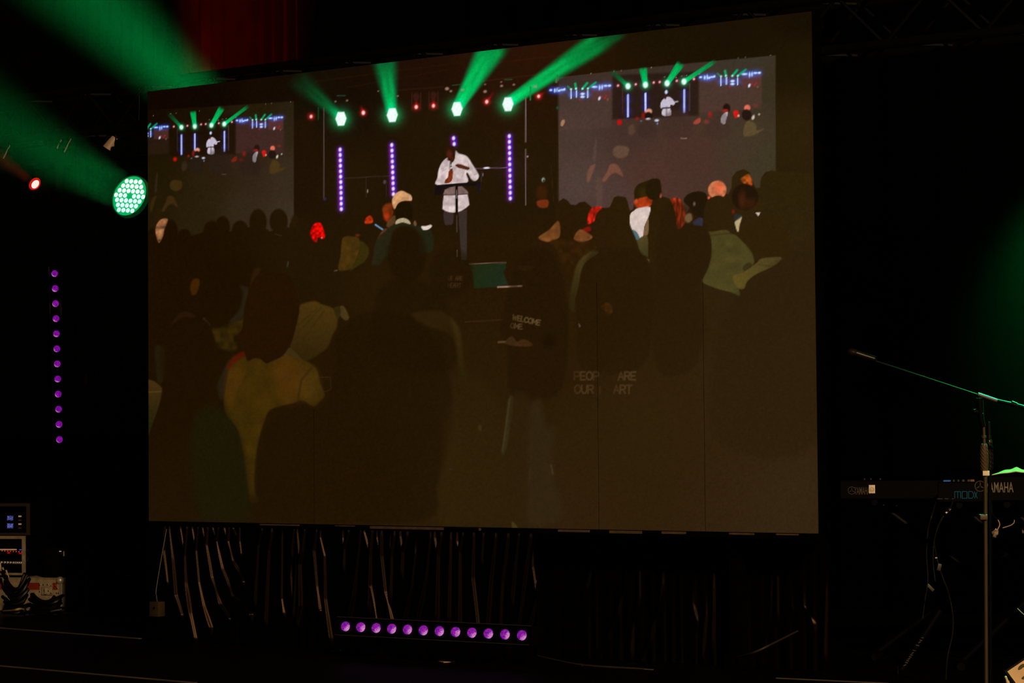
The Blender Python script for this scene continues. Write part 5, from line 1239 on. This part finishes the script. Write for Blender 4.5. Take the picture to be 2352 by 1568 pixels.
def grip(px0, py0, px1, py1, d, parent, wpx, mt='ribbed_grip'):
    A = P(px0, py0, d); Z = P(px1, py1, d); ax = (Z - A); L = ax.length; m = d / F
    prof = [(0.34, 0.0), (0.36, 0.02), (0.40, 0.05), (0.44, 0.15), (0.49, 0.35), (0.50, 0.6), (0.48, 0.85), (0.44, 0.97), (0.40, 1.0)]
    b = B()
    NS, NR = 48, 60
    fr = track(ax)
    rings = []
    for i in range(NR + 1):
        t = i / NR; r = np.interp(t, [q[1] for q in prof], [q[0] for q in prof]) * wpx * m
        ring = []
        for k in range(NS):
            a = 2 * PI * k / NS
            tw = 1.0 + (0.035 if 0.06 < t < 0.95 else 0) * math.copysign(1, math.sin(8 * a + t * 46))
            ring.append(b.verts.new(Matrix.Translation(A) @ fr @ Vector((r * tw * math.cos(a), r * tw * math.sin(a), t * L))))
        rings.append(ring)
    for i in range(NR):
        for k in range(NS): b.faces.new((rings[i][k], rings[i][(k + 1) % NS], rings[i + 1][(k + 1) % NS], rings[i + 1][k]))
    b.faces.new(rings[0][::-1]); b.faces.new(rings[-1])
    return wobj('grip', b, mt, parent, smooth=False)
grip(2260, 1019, 2261, 1082, DS, ms, 19)
b = B(); bm_tube(b, [P(2259, 975), P(2261, 1020)], 3.4 * mpr, 12); bm_tube(b, [P(2260, 1000), P(2260, 1006)], 5.5 * mpr, 12); wobj('upper_tube', b, 'tube_bronze', ms)
b = B(); bm_tube(b, [P(2250, 914), P(2252, 960), P(2258, 980)], [8 * mpr, 8 * mpr, 6 * mpr], 14); bm_tube(b, [P(2236, 945), P(2250, 945)], 6 * mpr, 12); wobj('boom_clutch', b, 'black_plastic', ms)
b = B(); bm_lathe(b, [(0.003, 0), (0.001, 0.003)], 8, M=Matrix.Translation(P(2257, 950, DS - 0.015)) @ track(TOCAM(P(2257, 950)))); wobj('screw', b, 'chrome', ms)
# boom: straight thin rod, thicker sleeve, counterweight end
b = B(); bm_tube(b, [P(2010, 829), P(2248, 907.5)], 2.3 * mpr, 10); wobj('boom_rod', b, 'truss_metal', ms)
b = B(); bm_tube(b, [P(2246, 905), P(2290, 920)], 4.2 * mpr, 12); wobj('boom_sleeve', b, mat('sleeve_grey', (0.10, 0.10, 0.09), 0.4, 0.3, 0.5), ms)
b = B(); bm_tube(b, [P(2290, 920), P(2340, 932), P(2375, 943)], [4 * mpr, 5 * mpr, 5 * mpr], 12); bm_tube(b, [P(2322, 926), P(2334, 931)], 7 * mpr, 12); wobj('counterweight', b, 'black_metal', ms)
b = B(); bm_box(b, P(2265, 1086.5, DS - 0.012), (15 * mpr, 0.004, 11 * mpr), rot=track(-TOCAM(P(2265, 1086))).to_3x3() @ Matrix.Rotation(PI / 2, 3, 'X'), bevel=0.001)
lb = wobj('label', b, 'label_white', ms)
b = B()
for k in range(5): bm_box(b, P(2262 + k * 1.9, 1087, DS - 0.0155), (0.9 * mpr, 0.002, 6 * mpr), rot=track(-TOCAM(P(2265, 1086))).to_3x3() @ Matrix.Rotation(PI / 2, 3, 'X'))
o = obj('label_print', b, 'label_ink', lb); o.matrix_local = ms.matrix_world.inverted()
b = B(); bm_box(b, P(2258, 1187, DS), (17 * mpr, 0.03, 12 * mpr), rot=Matrix.Rotation(YAW, 3, 'Z'), bevel=0.002); wobj('tape_wrap', b, 'brown_tape', ms)
# microphone at the boom's end
mic = thing('microphone', P(1962, 808), 'dark microphone clipped to the tip of the boom', 'microphone')
bpy.context.view_layer.update()
b = B(); bm_tube(b, [P(2010, 829), P(2008, 822), P(1985, 815.5)], [4 * mpr, 5 * mpr, 6 * mpr], 12); wobj('clip', b, 'black_plastic', mic)
b = B(); bm_tube(b, [P(2008, 824), P(1985, 817), P(1966, 811)], [6 * mpr, 7 * mpr, 8 * mpr], 14); wobj('handle', b, mat('mic_body', (0.004, 0.004, 0.004), 0.35, 0.0, 0.3), mic)
b = B(); bm_tube(b, [P(1968, 812), P(1962, 810), P(1953, 808), P(1948, 806)], [7 * mpr, 9 * mpr, 9 * mpr, 5 * mpr], 16); wobj('grille', b, mat('mic_grille', (0.006, 0.004, 0.002), 0.5, 0.0, 0.1), mic)

# second stand right behind it, seen by its green-lit flank
D2 = 8.5; m2 = D2 / F
base2 = P(2275, 1600, D2); base2.z = 0.0
s2 = thing('microphone_stand', base2, 'straight microphone stand with green rim light behind the boom stand', 'microphone stand', 'microphone stands by the keyboards')
bpy.context.view_layer.update()
grip(2272, 1010, 2273, 1080, D2, s2, 17, mat('black_grip', (0.004, 0.004, 0.004), 0.35, 0, 0.3))
b = B(); bm_tube(b, [P(2271, 968, D2), P(2272, 1011, D2)], 3.2 * m2, 12); bm_tube(b, [P(2272, 1000, D2), P(2272, 1008, D2)], 5 * m2, 12); wobj('upper_tube', b, 'black_grip', s2)
b = B(); bm_tube(b, [P(2273, 1080, D2), Vector((base2.x, base2.y, 0.03))], 4.2 * m2, 12); wobj('lower_tube', b, 'black_metal', s2)
b = B(); bm_lathe(b, [(0.13, 0.0), (0.13, 0.014), (0.11, 0.022), (0.02, 0.03)], 32, M=Matrix.Translation(base2)); wobj('base', b, 'black_metal', s2)

# ------------------------------------------------------------------ keyboards
def logo_mark(parent, c, r, mt):
    """ring with three crossed prongs"""
    b = B(); bm_lathe(b, [(r, 0), (r, 0.001), (r * 0.88, 0.001), (r * 0.88, 0)], 28, M=Matrix.Translation(c) @ Matrix.Rotation(PI / 2, 4, 'X'), cap=False)
    for k in range(3):
        a = PI / 2 + k * 2 * PI / 3
        bm_tube(b, [Vector(c) + Vector((math.cos(a) * r * 0.12, 0, math.sin(a) * r * 0.12)), Vector(c) + Vector((math.cos(a) * r * 0.78, -0.0005, math.sin(a) * r * 0.78))], [r * 0.13, r * 0.07], 6)
    return obj('logo_mark', b, mt, parent)
def keyboard(name, origin, yaw, length, hgt, depth, label, x_off):
    """origin: a point on the rear panel's lower edge, local +x along the panel to the right of the viewer"""
    t = thing(name, origin, label, 'keyboard', 'keyboards on stands', M=Matrix.Rotation(yaw, 4, 'Z'))
    b = B(); 
    bm_prism(b, [(0, 0), (depth, 0), (depth, hgt * 0.55), (depth * 0.55, hgt * 0.8), (0.02, hgt), (0, hgt * 0.97)], length, M=Matrix(((0, 0, 1, x_off), (1, 0, 0, 0), (0, 1, 0, 0), (0, 0, 0, 1))))
    bmesh.ops.bevel(b, geom=b.edges[:], offset=0.003, segments=1, affect='EDGES')
    obj('body', b, 'black_plastic', t)
    kb = B(); kw = 0.0225
    n = int(length / kw) - 6
    bm_box(kb, (0, 0, 0), (kw * 0.95, depth * 0.38, 0.012)); me = None
    k0 = obj('key', kb, 'cream_plastic', t, M=Matrix.Translation((x_off + 0.09, depth * 0.79, hgt * 0.72)))
    for k in range(1, n): inst('key', k0.data, t, Matrix.Translation((x_off + 0.09 + k * kw, depth * 0.79, hgt * 0.72)))
    return t
def letters(parent, body, height, x, z, mt, xscale=1.0, shear=0.0, width=None, bold=0.0, name='lettering'):
    me, w = text_mesh(body, height, 0.0012, 1.0, shear, bold)
    me.materials.append(MATS[mt])
    sx = (width / w) if width else xscale
    o = bpy.data.objects.new(name, me); COL.objects.link(o); o.parent = parent
    o.matrix_local = Matrix.Translation((x, -0.0014, z)) @ Matrix.Rotation(PI / 2, 4, 'X') @ Matrix.Diagonal((sx, 1, 1, 1))
    return o
KY = YAW + math.radians(-14)
def key_scale(d, yaw): return d / F, math.cos(yaw - YAW)
# front keyboard with the large logo
DK = 9.0; mk = DK / F
ck = math.cos(KY - YAW)
org = P(2300, 1150, DK)
k1 = keyboard('keyboard', org, KY, 0.95, 58 * mk, 0.30, 'black keyboard with large pale logo lettering and a cloth on top', -42 * mk)
X1 = lambda px: (px - 2300) * mk / ck
letters(k1, 'YAMAHA', 24 * mk, X1(2264), (1150 - 1130) * mk, 'logo_silver', width=X1(2327) - X1(2264), bold=0.0006)
logo_mark(k1, (X1(2254), -0.001, (1150 - 1116) * mk), 12.5 * mk, 'logo_silver_dim')
# second keyboard behind and below with the blue logo
DM = 9.55; mm = DM / F
org2 = P(2215, 1152, DM)
k2 = keyboard('keyboard', org2, KY, 1.15, 46 * mm, 0.34, 'black keyboard with blue outline lettering under the cloth-covered keyboard', -60 * mm)
X2 = lambda px: (px - 2215) * mm / ck
def outline_letters():
    # square open letters drawn as thin bars
    b = B(); h = 15.5 * mm; w = 1.5 * mm
    z0 = (1152 - 1144) * mm
    def bar(xa, za, xb, zb_): bm_tube(b, [(X2(xa), -0.0015, z0 + za * h), (X2(xb), -0.0015, z0 + zb_ * h)], w / 2, 6)
    bar(2194, 0, 2194, 1); bar(2194, 1, 2207, 1); bar(2200.5, 0, 2200.5, 1); bar(2207, 0, 2207, 1)
    bar(2210.5, 0, 2210.5, 1); bar(2210.5, 1, 2221, 1); bar(2221, 1, 2221, 0); bar(2221, 0, 2210.5, 0)
    bar(2224.5, 0, 2224.5, 1); bar(2224.5, 1, 2232, 1); bar(2232, 1, 2235.5, 0.7); bar(2235.5, 0.7, 2235.5, 0.3); bar(2235.5, 0.3, 2232, 0); bar(2232, 0, 2224.5, 0)
    bar(2237, 1, 2243.5, 0.0); bar(2237.5, 0.0, 2243.5, 1)
    return obj('lettering', b, 'logo_blue', k2)
outline_letters()
mat('panel_blue', (0.02, 0.06, 0.12), 0.4, emit=lin(24, 60, 100)); mat('panel_amber', (0.1, 0.04, 0.01), 0.4, emit=lin(74, 44, 8)); mat('panel_dim', (0.03, 0.025, 0.02), 0.4, emit=lin(22, 20, 14))
box('display_edge', (X2(2177), 0.02, (1152 - 1104) * mm), (15 * mm, 0.05, 3 * mm), 'panel_blue', k2)
for px, w_, c in [(2192, 3, 'panel_dim'), (2202, 3, 'panel_dim'), (2213, 5, 'panel_dim'), (2225, 6, 'panel_dim'), (2233, 8, 'panel_amber')]:
    box('button_light', (X2(px), 0.02, (1152 - 1103.5) * mm), (w_ * mm, 0.012, 4.5 * mm), c, k2)
for px, w_ in ((2161, 12), (2176, 9), (2190, 5)): box('port_trim', (X2(px), -0.001, 10 * mm - 3 * mm), (w_ * mm, 0.002, 1.5 * mm), 'brown_tape', k2)
# far keyboard with a paper sticker
DF = 10.0; mf = DF / F
org3 = P(1980, 1146, DF)
k3 = keyboard('keyboard', org3, KY, 1.25, 44 * mf, 0.32, 'black keyboard with small dim logo lettering and a square paper sticker', -50 * mf)
X3 = lambda px: (px - 1980) * mf / ck
letters(k3, 'YAMAHA', 17.5 * mf, X3(1963), (1146 - 1135) * mf, 'logo_silver_dim', width=X3(1998) - X3(1963), bold=0.0004)
logo_mark(k3, (X3(1957.5), -0.001, (1146 - 1126) * mf), 9 * mf, 'logo_silver_dim')
stk = box('sticker', (X3(2002.5), -0.003, (1146 - 1123) * mf), (14 * mf, 0.002, 19 * mf), 'label_white', k3, bevel=0.0004)
b = B(); bm_lathe(b, [(5 * mf, 0), (5 * mf, 0.0006), (3.9 * mf, 0.0006), (3.9 * mf, 0)], 20, cap=False, M=Matrix.Translation((X3(2002.5), -0.0042, (1146 - 1124) * mf)) @ Matrix.Rotation(PI / 2, 4, 'X')); bm_box(b, (X3(2002.5), -0.0042, (1146 - 1125) * mf), (6 * mf, 0.0006, 1.2 * mf)); obj('print', b, 'wood_tan', stk)
for px, py, r in [(2028, 1159.5, 3.0), (2056, 1161, 2.4)]:
    b = B(); bm_lathe(b, [(r * mf, 0), (r * mf, 0.012), (r * 0.6 * mf, 0.016)], 12, M=Matrix.Translation((X3(px), 0.01, (1146 - py) * mf)) @ Matrix.Rotation(PI / 2, 4, 'X')); obj('jack_plug', b, 'chrome', k3, smooth=True)
for px, py in ((1983, 1097), (1997, 1092.5), (2018, 1098)):
    b = B(); bm_lathe(b, [(0.006, 0), (0.006, 0.007), (0.004, 0.009)], 10, M=Matrix.Translation((X3(px), 0.05, 44 * mf - 0.002))); obj('knob', b, 'cable_grey', k3, smooth=True)

# X stands carrying the keyboards
def x_stand(kbd, L0, L1, depth, ztop, label):
    M = kbd.matrix_world.copy()
    t = thing('keyboard_stand', Vector((M.translation.x, M.translation.y, 0)), label, 'stand', 'keyboard stands', M=M.to_3x3().to_4x4())
    for k, (sx, yy) in enumerate(((1, 0.11), (-1, 0.15))):
        xa, xb = (L0, L1) if sx > 0 else (L1, L0)
        b = B(); bm_tube(b, [(xa, yy, 0.03), (xb, yy, ztop - 0.02)], 0.016, 10); obj('cross_leg', b, 'black_metal', t, smooth=True)
        b = B(); bm_tube(b, [(xa, yy - 0.16, 0.02), (xa, yy + 0.18, 0.02)], 0.016, 10); obj('foot', b, 'black_rubber', t, smooth=True)
        b = B(); bm_tube(b, [(xb, 0.01, ztop - 0.014), (xb, depth - 0.02, ztop - 0.014)], 0.013, 10); obj('support_arm', b, 'black_rubber', t, smooth=True)
    return t
bpy.context.view_layer.update()
x_stand(k1, 0.02, 0.60, 0.30, org.z, 'black cross-legged stand under the keyboard with the large logo')
x_stand(k2, -0.02, 0.62, 0.34, org2.z, 'black cross-legged stand under the keyboard with blue lettering')
x_stand(k3, 0.05, 0.85, 0.32, org3.z, 'black cross-legged stand under the keyboard with the sticker')
# crumpled cloth on the front keyboard
def cloth():
    nx, ny = 40, 16; b = B(); rnd = np.random.RandomState(2); g = rnd.rand(12, 12)
    vs_ = []
    zt2 = 58 * mk
    for j in range(ny):
        for i in range(nx):
            u, v = i / (nx - 1), j / (ny - 1)
            px = 2279 + u * 150
            prof = np.interp(px, [2279, 2300, 2318, 2332, 2345, 2370, 2429], [0.5, 9, 12, 17.5, 13, 10, 4]) * mk
            rip = (0.35 * math.sin(u * 31 + v * 5) + 0.35 * math.sin(u * 17 - v * 9 + 1)) * 0.004
            z = zt2 + 0.002 + max(0.0008, prof * math.sin(PI * min(1, 0.12 + v * 0.9)) ** 0.8 + rip * math.sin(PI * v))
            vs_.append(b.verts.new((X1(px), 0.004 + v * 0.12, z)))
    for j in range(ny - 1):
        for i in range(nx - 1): b.faces.new((vs_[j * nx + i], vs_[j * nx + i + 1], vs_[(j + 1) * nx + i + 1], vs_[(j + 1) * nx + i]))
    o = obj('cloth', b, 'cloth_pale', None, smooth=True); o.matrix_world = k1.matrix_world
    o.modifiers.new('thickness', 'SOLIDIFY').thickness = 0.002
    return tag(o, 'crumpled pale cloth lit green, lying on the front keyboard', 'cloth')
cloth()

# cables hanging under the keyboards
def hang(pxs, d, r, label, mt='cable_rubber'):
    pts = [P(q[0], q[1], q[2] if len(q) > 2 else d) for q in pxs]
    return tag(tube('hanging_cable', spline(pts, 6), r, mt, None, 8), label, 'cable', 'cables hanging under the keyboards')
hang([(2150, 1150, 9.62), (2142, 1178), (2132, 1215), (2128, 1270), (2131, 1330), (2124, 1380), (2119, 1420)], 9.4, 0.0028, 'thin dark cable hanging straight under the blue-lettered keyboard', 'cable_grey')
c1 = hang([(2188, 1150, 9.58), (2183, 1166, 9.28), (2170, 1180), (2154, 1210), (2145, 1248), (2143, 1290), (2148, 1335)], 9.3, 0.0032, 'curved grey cable hanging from the pale banded jack plug', 'cable_grey')
hang([(2146, 1250), (2152, 1282), (2160, 1312), (2178, 1360), (2189, 1415), (2187, 1460), (2176, 1510), (2172, 1570)], 9.2, 0.0030, 'long cable bowing out and down to the floor under the keyboards', 'cable_grey')
hang([(2062, 1528), (2063, 1550), (2068, 1575)], 9.4, 0.0028, 'short cable end near the floor under the sticker keyboard', 'cable_grey')
jp = thing('jack_plug', P(2178, 1172, 9.28), 'pale banded jack plug slanting under the blue-lettered keyboard', 'plug')
bpy.context.view_layer.update()
for k, (a, c, mt) in enumerate([((2172.5, 1178), (2176, 1174.5), 'label_white'), ((2176, 1174.5), (2179.5, 1171), 'red_tape'), ((2179.5, 1171), (2183, 1167.5), 'label_white')]):
    b = B(); bm_tube(b, [P(*a, 9.28), P(*c, 9.28)], 2.2 * 9.28 / F, 10); wobj('band', b, mt, jp)
ad = thing('cable_adapter', P(2157, 1300, 9.2), 'small olive plug block hanging on the bowed cable', 'adapter')
bpy.context.view_layer.update()
b = B(); bm_box(b, P(2157, 1302, 9.2), (9 * 9.2 / F, 0.012, 16 * 9.2 / F), rot=Euler((0, 0.25, YAW)).to_matrix(), bevel=0.002); wobj('block', b, mat('olive_plastic', (0.02, 0.017, 0.006), 0.5, noise=0.3), ad)
b = B(); bm_box(b, P(2150, 1280.5, 9.2), (5 * 9.2 / F, 0.006, 2.5 * 9.2 / F), rot=Euler((0, 0, YAW)).to_matrix()); wobj('white_ring', b, 'steel', ad)
yt = thing('cable_tag', P(2137, 1349, 9.4), 'yellowish slanted cable tag hanging under the keyboards', 'tag')
bpy.context.view_layer.update()
b = B(); bm_box(b, P(2137, 1349, 9.4), (20 * 9.35 / F, 0.003, 7 * 9.35 / F), rot=Euler((0, 0.78, YAW)).to_matrix(), bevel=0.001); wobj('strip', b, mat('tag_yellow_dim', (0.035, 0.030, 0.006), 0.5, noise=0.3), yt)
# diagonal stand leg with printed lettering
dl = thing('printed_stand_leg', P(2080, 1540, 9.6), 'diagonal black stand leg with faint printed marks near the floor', 'stand')
bpy.context.view_layer.update()
la, lb_ = P(2066, 1546, 9.6), P(2160, 1400, 9.6)
b = B(); bm_tube(b, [la, lb_], 9 * 9.6 / F, 12); wobj('leg', b, 'black_plastic', dl)
ma = mat('print_grey', (0.035, 0.033, 0.026), 0.5)
ax_ = (lb_ - la).normalized()
for k, (t0, ln) in enumerate([(0.13, 7), (0.17, 6), (0.20, 6), (0.23, 6), (0.26, 6), (0.29, 6), (0.32, 6), (0.36, 8), (0.44, 8), (0.49, 6), (0.52, 6), (0.56, 5)]):
    c = la.lerp(lb_, t0) + TOCAM(la) * (9.4 * 9.6 / F)
    b = B(); bm_box(b, c, (ln * 9.6 / F, 0.001, 1.6 * 9.6 / F), rot=Euler((0, 0.25 if k % 3 else -0.4, YAW)).to_matrix()); wobj('print_mark', b, ma, dl)

# crumpled plastic tag and connector under the front keyboard
def crumple(px, py, d, w, h, seed, mt, name, label, cat):
    b = B(); rnd = random.Random(seed); bmesh.ops.create_icosphere(b, subdivisions=3, radius=1.0)
    m = d / F
    for v in b.verts:
        n = 0.62 + 0.5 * abs(math.sin(v.co.x * 4 + seed) * math.cos(v.co.z * 5 + v.co.y * 3)) + rnd.uniform(-0.1, 0.1)
        v.co = Vector((v.co.x * w * m * n, v.co.y * 0.012 * n, v.co.z * h * m * n))
    o = obj(name, b, mt); o.matrix_world = Matrix.Translation(P(px, py, d)) @ Matrix.Rotation(YAW, 4, 'Z') @ Matrix.Rotation(0.35, 4, 'Y')
    return tag(o, label, cat)
crumple(2286, 1224, 9.14, 8, 12, 3, 'label_white' if False else mat('plastic_wrap', (0.30, 0.24, 0.17), 0.22, 0.1, 0.8, noise=0.5, nscale=70), 'plastic_wrap', 'crumpled shiny plastic wrap hanging under the large-logo keyboard', 'wrap')
hang([(2276, 1146), (2280, 1180), (2291, 1192), (2296, 1204), (2292, 1214), (2286, 1220)], 9.14, 0.0022, 'thin pale wire looping down to the crumpled plastic wrap', 'wood_tan')
hang([(2303, 1212), (2316, 1208), (2326, 1203), (2330, 1192), (2328, 1146)], 9.14, 0.002, 'thin wire curling to the right under the large-logo keyboard', 'grey_paint')
tag(box('clip', P(2351, 1214, 9.14), (5 * 9.14 / F, 0.01, 20 * 9.14 / F), 'plastic_wrap', None, 0.001), 'narrow shiny clip under the large-logo keyboard beside the wire', 'clip')

# music stand with an illustrated sheet at the lower right corner
DP = 8.0; mq = DP / F
shb = P(2420, 1650, DP); shb.z = 0
mst = thing('music_stand', shb, 'low dark music stand holding an illustrated sheet', 'music stand')
bpy.context.view_layer.update()
rot_s = track(TOCAM(P(2360, 1550, DP)) + Vector((0, 0, 0.25)))
cs = P(2362, 1558, DP)
b = B(); bm_tube(b, [Vector((shb.x, shb.y, 0.02)), cs + Vector((0.03, 0.04, -0.02))], 0.010, 10); wobj('pole', b, 'black_metal', mst)
for k in range(3):
    b = B(); a = k * 2 * PI / 3; bm_tube(b, [shb + Vector((0, 0, 0.12)), shb + Vector((0.16 * math.cos(a), 0.16 * math.sin(a), 0.012))], 0.008, 8); wobj('leg', b, 'black_metal', mst)
sheet_M = Matrix.Translation(cs) @ rot_s @ Matrix.Rotation(math.radians(35), 4, 'Z')
b = B(); bm_box(b, (0.0, 0, -0.006), (0.095, 0.13, 0.006)); bmesh.ops.transform(b, matrix=sheet_M, verts=b.verts[:]); wobj('desk', b, 'black_metal', mst)
b = B(); bm_box(b, (0, 0, 0.0), (0.084, 0.115, 0.0012)); sh = obj('picture_sheet', b, 'paper_sheet'); sh.matrix_world = sheet_M; tag(sh, 'tan sheet with a dark green plant drawing on the music stand', 'paper')
b = B()
rnd = random.Random(5)
for k in range(9):
    a = rnd.uniform(0, 2 * PI); c = Vector((rnd.uniform(-0.015, 0.025), rnd.uniform(-0.04, 0.05), 0.0008))
    pts = [(c.x + (0.014 * math.cos(t)) * math.cos(a) - 0.006 * math.sin(t) * math.sin(a), c.y + (0.014 * math.cos(t)) * math.sin(a) + 0.006 * math.sin(t) * math.cos(a)) for t in [2 * PI * q / 10 for q in range(10)]]
    bm_prism(b, pts, 0.0004, M=Matrix.Translation((0, 0, 0.0007 + k * 0.00005)))
obj('drawing', b, 'print_green', sh)
tag(tube('strap', spline([P(2309, 1552, DP), P(2313, 1562, DP), P(2320, 1580, DP)], 6), [0.0012] + [0.004] * 6 + [0.006] * 6, 'paper_sheet'), 'short tan strap end pointing up beside the illustrated sheet', 'strap')
hang([(2337, 1397), (2346, 1406), (2360, 1418)], 8.6, 0.0016, 'thin green-lit cable at the far right above the illustrated sheet', 'grey_paint')
